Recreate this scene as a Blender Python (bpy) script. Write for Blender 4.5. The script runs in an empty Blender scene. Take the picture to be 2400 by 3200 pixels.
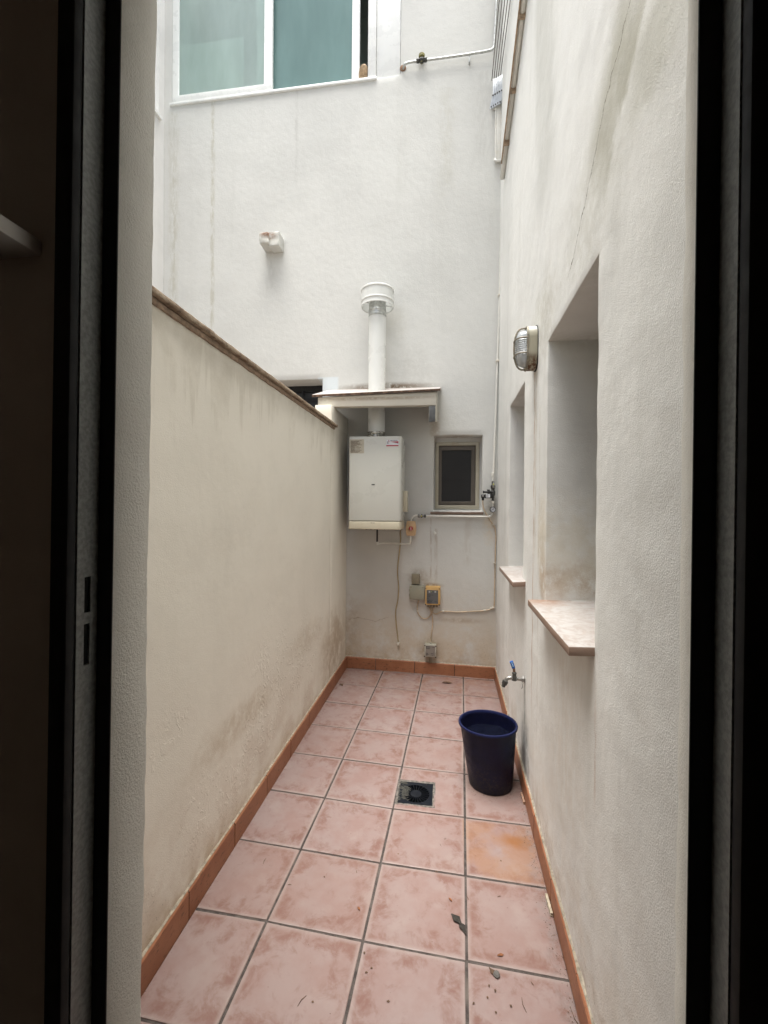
import bpy, bmesh, math, random
from mathutils import Vector, Matrix, noise as mnoise
random.seed(7)
sc = bpy.context.scene
COL = sc.collection
# ------------------------------------------------------------------ camera
FPX, YAW, PITCH, ROLL = 1420.97, -0.144057, -0.0064315, 0.0083101
CAM = Vector((0.95387, -1.49813, 1.42640))
fw = Vector((math.sin(YAW)*math.cos(PITCH), math.cos(YAW)*math.cos(PITCH), math.sin(PITCH)))
rt = Vector((math.cos(YAW), -math.sin(YAW), 0)); up = rt.cross(fw)
RT = rt*math.cos(ROLL)+up*math.sin(ROLL); UP = -rt*math.sin(ROLL)+up*math.cos(ROLL)
cd = bpy.data.cameras.new('camera'); co = bpy.data.objects.new('camera', cd); COL.objects.link(co)
co.matrix_world = Matrix(((RT.x, UP.x, -fw.x, CAM.x), (RT.y, UP.y, -fw.y, CAM.y), (RT.z, UP.z, -fw.z, CAM.z), (0, 0, 0, 1)))
cd.sensor_fit = 'HORIZONTAL'; cd.sensor_width = 36; cd.lens = 36*FPX/2400; cd.clip_start = 0.02; cd.clip_end = 500
sc.camera = co
# ------------------------------------------------------------------ sky, sun, exposure
SUN_EL, SUN_AZ = math.radians(86), math.radians(190)     # azimuth clockwise from +y
w = bpy.data.worlds.new('World'); sc.world = w; w.use_nodes = True
wn, wl = w.node_tree.nodes, w.node_tree.links
sky = wn.new('ShaderNodeTexSky'); sky.sky_type = 'NISHITA'; sky.sun_disc = False
sky.sun_elevation = SUN_EL; sky.sun_rotation = SUN_AZ; sky.dust_density = 4; sky.ozone_density = 1; sky.air_density = 1.0
hs = wn.new('ShaderNodeHueSaturation'); hs.inputs['Saturation'].default_value = 0.45
wl.new(sky.outputs[0], hs.inputs['Color']); bg = wn['Background']; wl.new(hs.outputs[0], bg.inputs[0]); bg.inputs[1].default_value = 0.05
sd = bpy.data.lights.new('sun', 'SUN'); sd.energy = 1.5; sd.angle = math.radians(45); sd.color = (1.0, 0.98, 0.935)
so = bpy.data.objects.new('sun', sd); COL.objects.link(so)
sdir = Vector((math.sin(SUN_AZ)*math.cos(SUN_EL), math.cos(SUN_AZ)*math.cos(SUN_EL), math.sin(SUN_EL)))
so.rotation_euler = sdir.to_track_quat('Z', 'Y').to_euler(); so.location = (0, 0, 12)
sc.view_settings.view_transform = 'Standard'; sc.view_settings.look = 'None'; sc.view_settings.gamma = 1
sc.view_settings.use_curve_mapping = False; sc.view_settings.exposure = 2.68
sc.render.engine = 'CYCLES'; sc.cycles.max_bounces = 6; sc.cycles.diffuse_bounces = 4; sc.cycles.transparent_max_bounces = 8
# ------------------------------------------------------------------ photo pixel -> point on a known surface
def ray(u, v): return RT*((u-1200)/FPX)-UP*((v-1600)/FPX)+fw
def PYp(u, v, y): d = ray(u, v); return CAM+d*((y-CAM.y)/d.y)
def PXp(u, v, x): d = ray(u, v); return CAM+d*((x-CAM.x)/d.x)
FA, FB = -0.01912, 0.01652
def zf(x, y): return FA*x+FB*y-0.011*math.exp(-((x-.70)**2+(y-.62)**2)/.12)+0.006*math.exp(-((x-.33)**2+(y-.0)**2)/.05)
def PF(u, v):
    d = ray(u, v); t = (FA*CAM.x+FB*CAM.y-CAM.z)/(d.z-FA*d.x-FB*d.y)
    p = CAM+d*t
    for _ in range(3):
        t = (zf(p.x, p.y)-CAM.z)/d.z; p = CAM+d*t
    return p
CROPS = dict(A=(400, 0, 1.659), B=(1200, 0, 1.3825), C=(900, 850, 2.07375), D=(1000, 1200, 2.3277), E=(1400, 900, 1.8433),
             F=(1200, 2000, 2.37), I=(1050, 1330, 5.5286), J=(1300, 1330, 5.53), K=(1230, 1760, 5.027), L=(1400, 0, 4.253),
             N=(400, 2600, 2.07375), O=(1100, 2600, 2.07375), P=(1480, 1480, 13.82), Q=(1570, 1000, 12.29), T=(1550, 2040, 15.08),
             U=(1210, 2400, 9.759), X=(860, 1150, 6.9125))
def k(c, x, y): a, b, s = CROPS[c]; return a+x/s, b+y/s
YB, XR, XL = 2.395, 1.345, 0.06          # faces of the far, right and left courtyard walls
YD = -0.838                              # courtyard face of the wall with the door
def W(c, x, y, off=0.006): return PYp(*k(c, x, y), YB-off)
def WF(c, x, y): return PF(*k(c, x, y))
# ------------------------------------------------------------------ material helpers
def srgb(*c):
    o = [((v/255)/12.92 if v/255 <= .04045 else ((v/255+.055)/1.055)**2.4) for v in c]
    return (o[0], o[1], o[2], 1)
class NT:
    def __init__(s, name, rough=.85, spec=.3, metal=0):
        s.m = bpy.data.materials.new(name); s.m.use_nodes = True; s.t = s.m.node_tree; s.n = s.t.nodes
        s.b = s.n['Principled BSDF']; s.b.inputs['Roughness'].default_value = rough; s.b.inputs['Metallic'].default_value = metal
        s.b.inputs['Specular IOR Level'].default_value = spec
        s.geo = None; s.cache = {}
    def ln(s, a, b):
        if isinstance(a, (int, float)): b.default_value = a
        elif isinstance(a, tuple): b.default_value = a
        else: s.t.links.new(a, b)
    def pos(s):
        if not s.geo: s.geo = s.n.new('ShaderNodeNewGeometry')
        return s.geo.outputs['Position']
    def obj(s): return s.n.new('ShaderNodeTexCoord').outputs['Object']
    def rnd(s): return s.n.new('ShaderNodeObjectInfo').outputs['Random']
    def xyz(s, v): q = s.n.new('ShaderNodeSeparateXYZ'); s.ln(v, q.inputs[0]); return q.outputs
    def M(s, op, a, b=0.0, c=None, clamp=False):
        q = s.n.new('ShaderNodeMath'); q.operation = op; q.use_clamp = clamp; s.ln(a, q.inputs[0]); s.ln(b, q.inputs[1])
        if c is not None: s.ln(c, q.inputs[2])
        return q.outputs[0]
    def mul(s, *a):
        r = a[0]
        for b in a[1:]: r = s.M('MULTIPLY', r, b)
        return r
    def R(s, v, a, b, c=0.0, d=1.0):
        q = s.n.new('ShaderNodeMapRange'); q.interpolation_type = 'SMOOTHSTEP'
        flip = a > b
        if flip: a, b, c, d = b, a, d, c
        s.ln(v, q.inputs[0]); q.inputs[1].default_value = a; q.inputs[2].default_value = b; q.inputs[3].default_value = c; q.inputs[4].default_value = d
        return q.outputs[0]
    def band(s, v, a, b, c, d): return s.mul(s.R(v, a, b), s.R(v, d, c))
    def sv(s, v, sx, sy, sz):
        key = ('sv', v.node.name, v.name, sx, sy, sz)
        if key in s.cache: return s.cache[key]
        q = s.n.new('ShaderNodeVectorMath'); q.operation = 'MULTIPLY'; s.ln(v, q.inputs[0]); q.inputs[1].default_value = (sx, sy, sz); s.cache[key] = q.outputs[0]; return q.outputs[0]
    def noise(s, v, scale, detail=3, rough=.55, wv=None, dist=0):
        detail = min(detail, 4); key = ('n', v.node.name, v.name, scale, detail, rough, dist)
        if wv is None and key in s.cache: return s.cache[key]
        q = s.n.new('ShaderNodeTexNoise'); s.ln(v, q.inputs['Vector'])
        if wv is not None: q.noise_dimensions = '4D'; s.ln(wv, q.inputs['W'])
        q.inputs['Scale'].default_value = scale; q.inputs['Detail'].default_value = detail; q.inputs['Roughness'].default_value = rough; q.inputs['Distortion'].default_value = dist
        if wv is None: s.cache[key] = q.outputs[0]
        return q.outputs[0]
    def vor(s, v, scale, rnd=1.0):
        q = s.n.new('ShaderNodeTexVoronoi'); s.ln(v, q.inputs['Vector']); q.inputs['Scale'].default_value = scale; q.inputs['Randomness'].default_value = rnd; return q.outputs['Distance']
    def mix(s, f, a, b):
        q = s.n.new('ShaderNodeMix'); q.data_type = 'RGBA'; s.ln(f, q.inputs[0]); s.ln(a, q.inputs[6]); s.ln(b, q.inputs[7]); return q.outputs[2]
    def col(s, c): s.ln(c, s.b.inputs['Base Color'])
    def bump(s, h, strength=.5, dist=.002, prev=None):
        q = s.n.new('ShaderNodeBump'); q.inputs['Strength'].default_value = strength; q.inputs['Distance'].default_value = dist
        s.ln(h, q.inputs['Height'])
        if prev is not None: s.ln(prev, q.inputs['Normal'])
        s.t.links.new(q.outputs[0], s.b.inputs['Normal']); return q.outputs[0]
def simple(name, c, rough=.5, metal=0, spec=.4, var=.12, scale=30, bump=0, dirt=None):
    t = NT(name, rough, spec, metal); p = t.pos(); n = t.noise(p, scale, 4)
    a = tuple(v*(1-var) for v in c[:3])+(1,); b = tuple(min(1, v*(1+var)) for v in c[:3])+(1,)
    cc = t.mix(t.R(n, .3, .7), a, b)
    if dirt:
        dn = t.noise(p, scale*.5, 5, .7); cc = t.mix(t.mul(t.R(dn, .5, .75), dirt[1]), cc, dirt[0])
    t.col(cc); r = t.R(n, .3, .7, max(0, rough-.08), min(1, rough+.08)); t.ln(r, t.b.inputs['Roughness'])
    if bump: t.bump(t.noise(p, scale*4, 3), bump, .002)
    return t.m
def plaster(name, base, stains, grain=140, gstr=.55, gdist=.0022, streak=.10, extra_h=None, mottling=.07):
    t = NT(name, .92, .15); p = t.pos(); x, y, z = t.xyz(p)
    c = base
    big = t.noise(p, 1.3, 4, .6); med = t.noise(p, 7, 4, .6)
    dk = tuple(v*(1-mottling*2.2) for v in base[:3])+(1,)
    c = t.mix(t.mul(t.R(big, .42, .72), .8), c, dk)
    c = t.mix(t.mul(t.R(med, .5, .75), .35), c, tuple(v*.90 for v in base[:3])+(1,))
    st = t.noise(t.sv(p, 5, 5, .40), 1.0, 3, .55)
    c = t.mix(t.mul(t.R(st, .52, .80), streak), c, (base[0]*.50, base[1]*.50, base[2]*.45, 1))
    for fn in stains:
        m, cc = fn(t, p, x, y, z); c = t.mix(m, c, cc)
    g1 = t.noise(p, grain*1.35, 3, .65); g2 = t.noise(p, 22, 2, .5)
    pit = t.R(g1, .36, .27)
    c = t.mix(t.mul(pit, .30), c, (base[0]*.45, base[1]*.43, base[2]*.38, 1))
    t.col(c)
    h = t.M('ADD', t.mul(g1, .62), t.mul(g2, .8))
    if extra_h: h = t.M('ADD', h, extra_h(t, p, x, y, z))
    t.bump(h, gstr, gdist*2)
    return t.m
# ------------------------------------------------------------------ mesh helpers
ORI = {}
class MB:
    def __init__(s): s.v = []; s.f = []
    def add(s, vs, fs):
        o = len(s.v); s.v += [Vector(q) for q in vs]; s.f += [tuple(i+o for i in q) for q in fs]; return s
    def box(s, x0, x1, y0, y1, z0, z1):
        return s.add([(x0, y0, z0), (x1, y0, z0), (x1, y1, z0), (x0, y1, z0), (x0, y0, z1), (x1, y0, z1), (x1, y1, z1), (x0, y1, z1)],
                     [(0, 3, 2, 1), (4, 5, 6, 7), (0, 1, 5, 4), (1, 2, 6, 5), (2, 3, 7, 6), (3, 0, 4, 7)])
    def tube(s, pts, r, n=10, cap=True):
        pts = [Vector(p) for p in pts]; rs = r if isinstance(r, (list, tuple)) else [r]*len(pts)
        prev = None; rings = []
        for i, p in enumerate(pts):
            t = (pts[min(i+1, len(pts)-1)]-pts[max(i-1, 0)]).normalized()
            if prev is None: a = t.orthogonal().normalized()
            else: a = (prev-t*prev.dot(t)).normalized()
            prev = a; b = t.cross(a)
            rings.append([p+(a*math.cos(q*2*math.pi/n)+b*math.sin(q*2*math.pi/n))*rs[i] for q in range(n)])
        vs = [v for rg in rings for v in rg]; fs = []
        for i in range(len(pts)-1):
            for q in range(n): fs.append((i*n+q, i*n+(q+1) % n, (i+1)*n+(q+1) % n, (i+1)*n+q))
        if cap: fs.append(tuple(range(n))[::-1]); fs.append(tuple((len(pts)-1)*n+q for q in range(n)))
        return s.add(vs, fs)
    def lathe(s, c, axis, prof, n=32, sx=1.0, sy=1.0, cap=True):
        axis = Vector(axis).normalized()
        a = Vector((0, 0, 1)) if abs(axis.z) < .9 else Vector((1, 0, 0))
        a = (a-axis*a.dot(axis)).normalized(); b = axis.cross(a); c = Vector(c); vs = []; fs = []
        for (r, h) in prof:
            for q in range(n):
                t = q*2*math.pi/n; vs.append(c+axis*h+a*(r*math.cos(t)*sx)+b*(r*math.sin(t)*sy))
        for i in range(len(prof)-1):
            for q in range(n): fs.append((i*n+q, i*n+(q+1) % n, (i+1)*n+(q+1) % n, (i+1)*n+q))
        if cap and prof[0][0] > 1e-5: fs.append(tuple(range(n))[::-1])
        if cap and prof[-1][0] > 1e-5: fs.append(tuple((len(prof)-1)*n+q for q in range(n)))
        return s.add(vs, fs)
    def prism(s, poly, off):
        n = len(poly); poly = [Vector(p) for p in poly]; off = Vector(off)
        return s.add(poly+[p+off for p in poly], [tuple(range(n))[::-1], tuple(range(n, 2*n))]+[(i, (i+1) % n, n+(i+1) % n, n+i) for i in range(n)])
    def slab(s, plane, s0, s1, t0, t1, d0, d1, holes=(), res=10):
        def cuts(a, b, ex):
            e = sorted(set([a, b]+[q for q in ex if a < q < b])); o = []
            for i in range(len(e)-1):
                m = max(1, int(math.ceil((e[i+1]-e[i])/res)))
                o += [e[i]+(e[i+1]-e[i])*j/m for j in range(m)]
            return o+[b]
        S = cuts(s0, s1, [q for h in holes for q in h[:2]]); T = cuts(t0, t1, [q for h in holes for q in h[2:]])
        def solid(i, j):
            if i < 0 or j < 0 or i >= len(S)-1 or j >= len(T)-1: return False
            a = (S[i]+S[i+1])/2; b = (T[j]+T[j+1])/2
            return not any(h[0] < a < h[1] and h[2] < b < h[3] for h in holes)
        idx = {}; vs = []; fs = []
        def V(i, j, d):
            key = (i, j, d)
            if key not in idx:
                idx[key] = len(vs); dd = d1 if d else d0
                vs.append((S[i], dd, T[j]) if plane == 'y' else (dd, S[i], T[j]) if plane == 'x' else (S[i], T[j], dd))
            return idx[key]
        for i in range(len(S)-1):
            for j in range(len(T)-1):
                if not solid(i, j): continue
                fs.append((V(i, j, 0), V(i+1, j, 0), V(i+1, j+1, 0), V(i, j+1, 0))); fs.append((V(i, j, 1), V(i, j+1, 1), V(i+1, j+1, 1), V(i+1, j, 1)))
                for (di, dj, a, b) in ((-1, 0, (i, j), (i, j+1)), (1, 0, (i+1, j), (i+1, j+1)), (0, -1, (i, j), (i+1, j)), (0, 1, (i, j+1), (i+1, j+1))):
                    if not solid(i+di, j+dj): fs.append((V(*a, 0), V(*b, 0), V(*b, 1), V(*a, 1)))
        return s.add(vs, fs)
    def build(s, name, mat, parent=None, loc=None, smooth=False, bevel=0, seg=2, rough=0, rfreq=9, angle=35):
        o0 = Vector(ORI[parent.name]) if parent else Vector(loc if loc is not None else (0, 0, 0))
        me = bpy.data.meshes.new(name); me.from_pydata([v-o0 for v in s.v], [], s.f)
        bm = bmesh.new(); bm.from_mesh(me)
        if rough: bmesh.ops.remove_doubles(bm, verts=bm.verts, dist=1e-5)
        bmesh.ops.recalc_face_normals(bm, faces=bm.faces)
        if bevel:
            ed = [e for e in bm.edges if len(e.link_faces) == 2 and e.calc_face_angle(0) > math.radians(angle)]
            bmesh.ops.bevel(bm, geom=ed, offset=bevel, segments=seg, affect='EDGES', profile=.5, clamp_overlap=True)
        if rough:
            bm.normal_update()
            for v in bm.verts:
                q = v.co+o0
                v.co += v.normal*(rough*(mnoise.noise(q*rfreq)+.55*mnoise.noise(q*rfreq*5.3)))
        if smooth or bevel:
            for f_ in bm.faces: f_.smooth = True
        bm.to_mesh(me); bm.free()
        if smooth or bevel:
            me.set_sharp_from_angle(angle=math.radians(40))
        o = bpy.data.objects.new(name, me); COL.objects.link(o); me.materials.append(mat)
        if parent: o.parent = parent
        else: o.location = o0
        ORI[o.name] = o0
        return o
def tag(o, label=None, cat=None, group=None, kind=None):
    if label: o['label'] = label
    if cat: o['category'] = cat
    if group: o['group'] = group
    if kind: o['kind'] = kind
    return o
def thing(name, loc, label, cat, group=None):
    o = bpy.data.objects.new(name, None); COL.objects.link(o); o.location = loc; ORI[o.name] = Vector(loc); o.empty_display_size = .05
    return tag(o, label, cat, group)
def text(string, size, mat, parent, p, rot=(math.pi/2, 0, 0), name='lettering', width=None, bold=0):
    cu = bpy.data.curves.new('t', 'FONT'); cu.body = string; cu.size = size; cu.extrude = .0002; cu.offset = bold
    ob = bpy.data.objects.new('t', cu); COL.objects.link(ob)
    dg = bpy.context.evaluated_depsgraph_get(); me = bpy.data.meshes.new_from_object(ob.evaluated_get(dg)); bpy.data.objects.remove(ob)
    if width:
        xs = [v.co.x for v in me.vertices]; f_ = width/max(1e-6, max(xs)-min(xs))
        for v in me.vertices: v.co.x *= f_
    o = bpy.data.objects.new(name, me); COL.objects.link(o); me.materials.clear(); me.materials.append(mat)
    o.parent = parent; o.location = Vector(p)-ORI[parent.name]; o.rotation_euler = rot; ORI[o.name] = Vector(p); return o
def smoothpath(pts, m=5):
    pts = [Vector(p) for p in pts]; o = []
    for i in range(len(pts)-1):
        p0 = pts[max(i-1, 0)]; p1 = pts[i]; p2 = pts[i+1]; p3 = pts[min(i+2, len(pts)-1)]
        for j in range(m):
            t = j/m
            o.append(.5*((2*p1)+(p2-p0)*t+(2*p0-5*p1+4*p2-p3)*t*t+(3*p1-p0-3*p2+p3)*t**3))
    return o+[pts[-1]]
# ------------------------------------------------------------------ materials
BASE = (0.62, 0.62, 0.592, 1)
def qs(v): return min((5, 11, 24), key=lambda a: abs(math.log(a/v)))
def S_low(z0, z1, colr, amt, sc_=9, lo=.38, hi=.68):      # grime climbing from the floor
    def fn(t, p, x, y, z): return t.mul(t.R(z, z1, z0), t.R(t.noise(p, qs(sc_), 4, .7), lo, hi), amt), colr
    return fn
def S_specks(z0, z1, amt, scale=60, th=.20):
    def fn(t, p, x, y, z): return t.mul(t.R(z, z1, z0), t.R(t.vor(p, scale), th, th*.55), t.R(t.noise(p, 5, 4, .7), .45, .6), amt), (.10, .07, .045, 1)
    return fn
def S_vstreak(ax, c0, wd, z0, z1, colr, amt, wob=.02):     # one vertical run of a stain, with ragged sides
    def fn(t, p, x, y, z):
        a = x if ax == 'x' else y
        nz = t.noise(t.sv(p, 14, 14, 3), 1.0, 4, .7); d = t.M('ABSOLUTE', t.M('SUBTRACT', t.M('ADD', a, t.mul(t.M('SUBTRACT', nz, .5), wob*2)), c0))
        rag = t.R(t.noise(t.sv(p, 40, 40, 10), 1.0, 4, .7), .36, .60)
        return t.mul(t.R(d, wd, wd*.15), t.band(z, z0, z0+(z1-z0)*.25, z1-(z1-z0)*.02, z1), rag, amt), colr
    return fn
def S_patch(ax, c0, cz, ra, rz, colr, amt, sc_=9, lo=.36, hi=.62):
    def fn(t, p, x, y, z):
        a = x if ax == 'x' else y
        u = t.M('DIVIDE', t.M('SUBTRACT', a, c0), ra); v = t.M('DIVIDE', t.M('SUBTRACT', z, cz), rz)
        d = t.M('SQRT', t.M('ADD', t.mul(u, u), t.mul(v, v)))
        d = t.M('ADD', d, t.mul(t.M('SUBTRACT', t.noise(p, qs(sc_), 4, .7), .5), .9))
        return t.mul(t.R(d, 1.05, .25), t.R(t.noise(p, qs(sc_*2.2), 4, .7), lo-.1, hi), amt), colr
    return fn
def S_line(ax, p1, p2, wl_, wr_, colr, amt):                # slanting smear between two (a, z) points
    dx, dz = p2[0]-p1[0], p2[1]-p1[1]; L = math.hypot(dx, dz); dx /= L; dz /= L
    def fn(t, p, x, y, z):
        a = t.M('SUBTRACT', x if ax == 'x' else y, p1[0]); b = t.M('SUBTRACT', z, p1[1])
        al = t.M('ADD', t.mul(a, dx), t.mul(b, dz)); d = t.M('SUBTRACT', t.mul(a, -dz), t.mul(b, -dx))
        n = t.noise(p, 5, 4, .7); d = t.M('ADD', d, t.mul(t.M('SUBTRACT', n, .5), .18))
        return t.mul(t.band(d, -wl_, 0, wr_*.4, wr_), t.band(al, -.15, .1, L*.75, L+.1), t.R(n, .25, .6, .55, 1.0), amt), colr
    return fn
def S_under(z0, z1, colr, amt, ax='y', f=16):             # dirt runs hanging below a ledge at z1
    def fn(t, p, x, y, z):
        n = t.noise(t.sv(p, f, f, .6), 1.0, 4, .7); lim = t.M('SUBTRACT', z1, t.mul(t.R(n, .35, .75), z1-z0))
        return t.mul(t.R(t.M('SUBTRACT', z, lim), -.02, .10), t.R(z, z1+.05, z1+.04), t.R(t.noise(p, 5, 4, .7), .35, .65), amt), colr
    return fn
def S_crack(ax, pts, wd, colr, amt):                       # hairline crack along a polyline of (a, z)
    def fn(t, p, x, y, z):
        a = x if ax == 'x' else y; out = 0.0
        zz = t.M('ADD', z, t.mul(t.M('SUBTRACT', t.noise(p, 24, 4, .7), .5), .05))
        for (a0, q0), (a1, q1) in zip(pts[:-1], pts[1:]):
            zl = t.M('ADD', t.mul(t.M('SUBTRACT', a, a0), (q1-q0)/(a1-a0)), q0)
            m = t.mul(t.R(t.M('ABSOLUTE', t.M('SUBTRACT', zz, zl)), wd, wd*.3), t.band(a, min(a0, a1)-.01, min(a0, a1), max(a0, a1), max(a0, a1)+.01))
            out = m if isinstance(out, float) else t.M('MAXIMUM', out, m)
        return t.mul(out, amt), colr
    return fn
BROWN = (.30, .205, .12, 1); RUST = (.36, .15, .04, 1); GRIME_SHADOW = (.20, .19, .16, 1); CREAM = (.62, .52, .38, 1); MOSS = (.33, .30, .19, 1)
cz_line = PYp(*k('A', 440, 800), YB).x
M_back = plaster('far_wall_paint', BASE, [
    S_low(-.05, 1.0, (.52, .42, .30, 1), .85, 5, .25, .6), S_low(0, .34, BROWN, .6, 11), S_specks(.05, .5, .8), S_specks(.05, 5, .25, 22, .07),
    S_vstreak('x', cz_line, .03, 2.6, 5.15, MOSS, .40, .012), S_vstreak('x', cz_line-.38, .02, 2.8, 4.6, MOSS, .2), S_vstreak('x', -1.60, .08, 2.6, 5.1, MOSS, .22, .05),
    S_vstreak('x', -.42, .02, 4.2, 5.15, GRIME_SHADOW, .18, .01), S_vstreak('x', .9, .10, 4.0, 5.0, MOSS, .14, .05), S_vstreak('x', 1.2, .12, 4.2, 5.1, GRIME_SHADOW, .12, .05),
    S_patch('x', .62, 2.60, .26, .30, GRIME_SHADOW, .16), S_patch('x', .50, 3.05, .10, .28, (.30, .28, .22, 1), .2), S_patch('x', .36, 3.28, .30, .10, GRIME_SHADOW, .12),  # patches right of the flue paint its soft shadow into the wall colour
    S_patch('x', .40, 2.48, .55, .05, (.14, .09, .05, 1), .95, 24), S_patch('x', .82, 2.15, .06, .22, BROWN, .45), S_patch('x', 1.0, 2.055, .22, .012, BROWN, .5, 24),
    S_vstreak('x', .795, .012, .75, 1.36, BROWN, .38, .005), S_vstreak('x', .84, .02, .70, 1.27, BROWN, .32, .006), S_vstreak('x', 1.10, .05, .9, 1.36, BROWN, .16, .02),
    S_patch('x', .70, .84, .12, .10, BROWN, .55), S_patch('x', .80, .78, .13, .03, BROWN, .8, 26), S_patch('x', .80, .22, .13, .14, BROWN, .55),
    S_patch('x', 1.05, .49, .28, .035, BROWN, .45, 18), S_patch('x', 1.30, 1.45, .06, .12, GRIME_SHADOW, .6, 18), S_patch('x', 1.29, 1.30, .08, .20, CREAM, .6),
    S_patch('x', .10, .40, .14, .34, BROWN, .35), S_crack('x', [(.09, .462), (.17, .476), (.25, .466), (.32, .452), (.38, .472), (.43, .492)], .0028, (.22, .15, .10, 1), .6),
    S_vstreak('x', -.66, .07, 3.3, 3.74, GRIME_SHADOW, .14, .03),
    lambda t, p, x, y, z: (t.mul(t.band(x, -.22, -.2, -.04, -.01), t.band(z, 2.3, 2.35, 2.575, 2.59), .8), (.66, .72, .75, 1))], grain=130, gstr=.45, streak=.14, mottling=.04)
M_left = plaster('left_wall_paint', (.82, .785, .69, 1), [
    S_low(-.05, .7, (.52, .40, .30, 1), .5, 4), S_low(.02, .22, (.42, .29, .14, 1), .75, 9, .35, .6), S_under(1.5, 2.03, (.40, .35, .25, 1), .24, f=9),
    S_patch('y', 2.0, .35, .5, .36, (.36, .25, .14, 1), .6, 7), S_patch('y', .4, .50, .55, .10, (.45, .34, .22, 1), .4, 8), S_patch('y', 1.3, .60, .5, .12, (.45, .34, .22, 1), .3, 8),
    S_specks(.02, .4, .6, 70), S_specks(.05, 2, .3, 20, .06)], grain=170, gstr=.26, streak=.07, mottling=.03,
    extra_h=lambda t, p, x, y, z: t.mul(t.R(t.noise(p, 26, 3, .5, dist=1.2), .52, .60), t.band(z, .15, .35, .62, .85), t.R(t.noise(p, 2.6, 2), .45, .6), 2.2))
_r1, _r2, _r3, _r4 = PXp(2010, -30, XR), PXp(1888, 560, XR), PXp(2110, 60, XR), PXp(1985, 330, XR)
M_right = plaster('right_wall_paint', (.79, .79, .76, 1), [
    S_low(-.05, .9, (.56, .47, .36, 1), .35, 5), S_low(0, .32, BROWN, .5, 10), S_specks(0, .35, .7, 60),
    S_line('y', (_r1.y, _r1.z), (_r2.y, _r2.z), .04, .30, (.30, .285, .20, 1), .62), S_line('y', (_r3.y, _r3.z), (_r4.y, _r4.z), .10, .22, (.33, .32, .24, 1), .45), S_line('y', (.62, 3.9), (.45, 2.7), .25, .30, (.36, .36, .31, 1), .36),
    S_patch('y', .55, 2.25, .35, .25, (.40, .37, .28, 1), .4, 8), S_patch('y', -.1, 2.3, .4, .25, (.42, .40, .32, 1), .3, 8),
    S_vstreak('y', .735, .016, .35, 2.1, RUST, .55, .006), S_vstreak('y', .70, .04, 1.1, 2.1, (.45, .33, .2, 1), .35, .01),
    S_vstreak('y', .60, .012, .2, 1.9, (.35, .28, .2, 1), .3, .004),
    S_patch('y', .50, 1.14, .10, .14, (.38, .22, .08, 1), .6, 12), S_patch('y', .52, 1.30, .14, .26, (.52, .41, .22, 1), .4, 6),
    S_vstreak('y', .925, .02, .05, .55, (.12, .12, .12, 1), .7, .01), S_patch('y', .90, .20, .16, .26, (.16, .165, .17, 1), .65, 7), S_vstreak('y', -.21, .012, .6, 1.05, RUST, .35, .006),
    S_vstreak('y', .10, .3, .3, 1.03, (.58, .49, .39, 1), .25, .1),
    S_crack('y', [(-.5, 2.62), (-.25, 2.50), (-.08, 2.36), (.12, 2.22)], .0035, (.12, .10, .07, 1), .85)], grain=190, gstr=.62, gdist=.0022, streak=.26)
M_door = plaster('door_wall_paint', (.84, .83, .765, 1), [S_low(-.1, .5, BROWN, .3)], grain=190, gstr=.7, streak=.1)
M_plain = plaster('neighbour_paint', (.76, .755, .73, 1), [], grain=100, gstr=.4)
M_white = simple('white_enamel', (.78, .79, .77, 1), .35, var=.04, scale=12, dirt=((.45, .40, .30, 1), .25))
M_canopy = plaster('canopy_paint', (.66, .63, .55, 1), [S_patch('x', .35, 2.27, .7, .02, BROWN, .6, 30)], grain=140)
M_marble = None
def mk_marble(name, stain=None, edge=(.26, .16, .11, 1)):
    t = NT(name, .45, .4); p = t.pos(); x, y, z = t.xyz(p)
    c = t.mix(t.R(t.noise(p, 14, 6, .7, dist=1.5), .4, .65), (.46, .44, .42, 1), (.37, .32, .29, 1))
    c = t.mix(t.mul(t.R(t.noise(p, 30, 5, .75), .52, .7), .5), c, (.40, .31, .25, 1))
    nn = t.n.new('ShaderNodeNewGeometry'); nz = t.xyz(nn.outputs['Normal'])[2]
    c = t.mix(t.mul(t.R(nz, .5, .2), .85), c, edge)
    if stain:
        m, cc = S_patch('y', *stain)(t, p, x, y, x); c = t.mix(m, c, cc)
    t.col(c); t.bump(t.noise(p, 60, 4), .15, .002); return t.m
M_sill = mk_marble('sill_marble', (.46, 1.34, .17, .12, (.26, .12, .05, 1), .65, 9, .3, .5))
M_coping = mk_marble('coping_stone', None, (.13, .075, .048, 1))
def mk_coping():
    t = NT('coping_tile', .8, .25); p = t.pos()
    c = t.mix(t.R(t.noise(t.sv(p, 10, 10, 60), 1, 5, .7), .38, .66), (.42, .34, .25, 1), (.24, .165, .11, 1))
    c = t.mix(t.mul(t.R(t.noise(p, 45, 5, .75), .52, .68), .7), c, (.06, .042, .03, 1)); t.col(c); t.bump(t.noise(p, 70, 5, .7), .6, .004); return t.m
M_cop = mk_coping()
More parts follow.
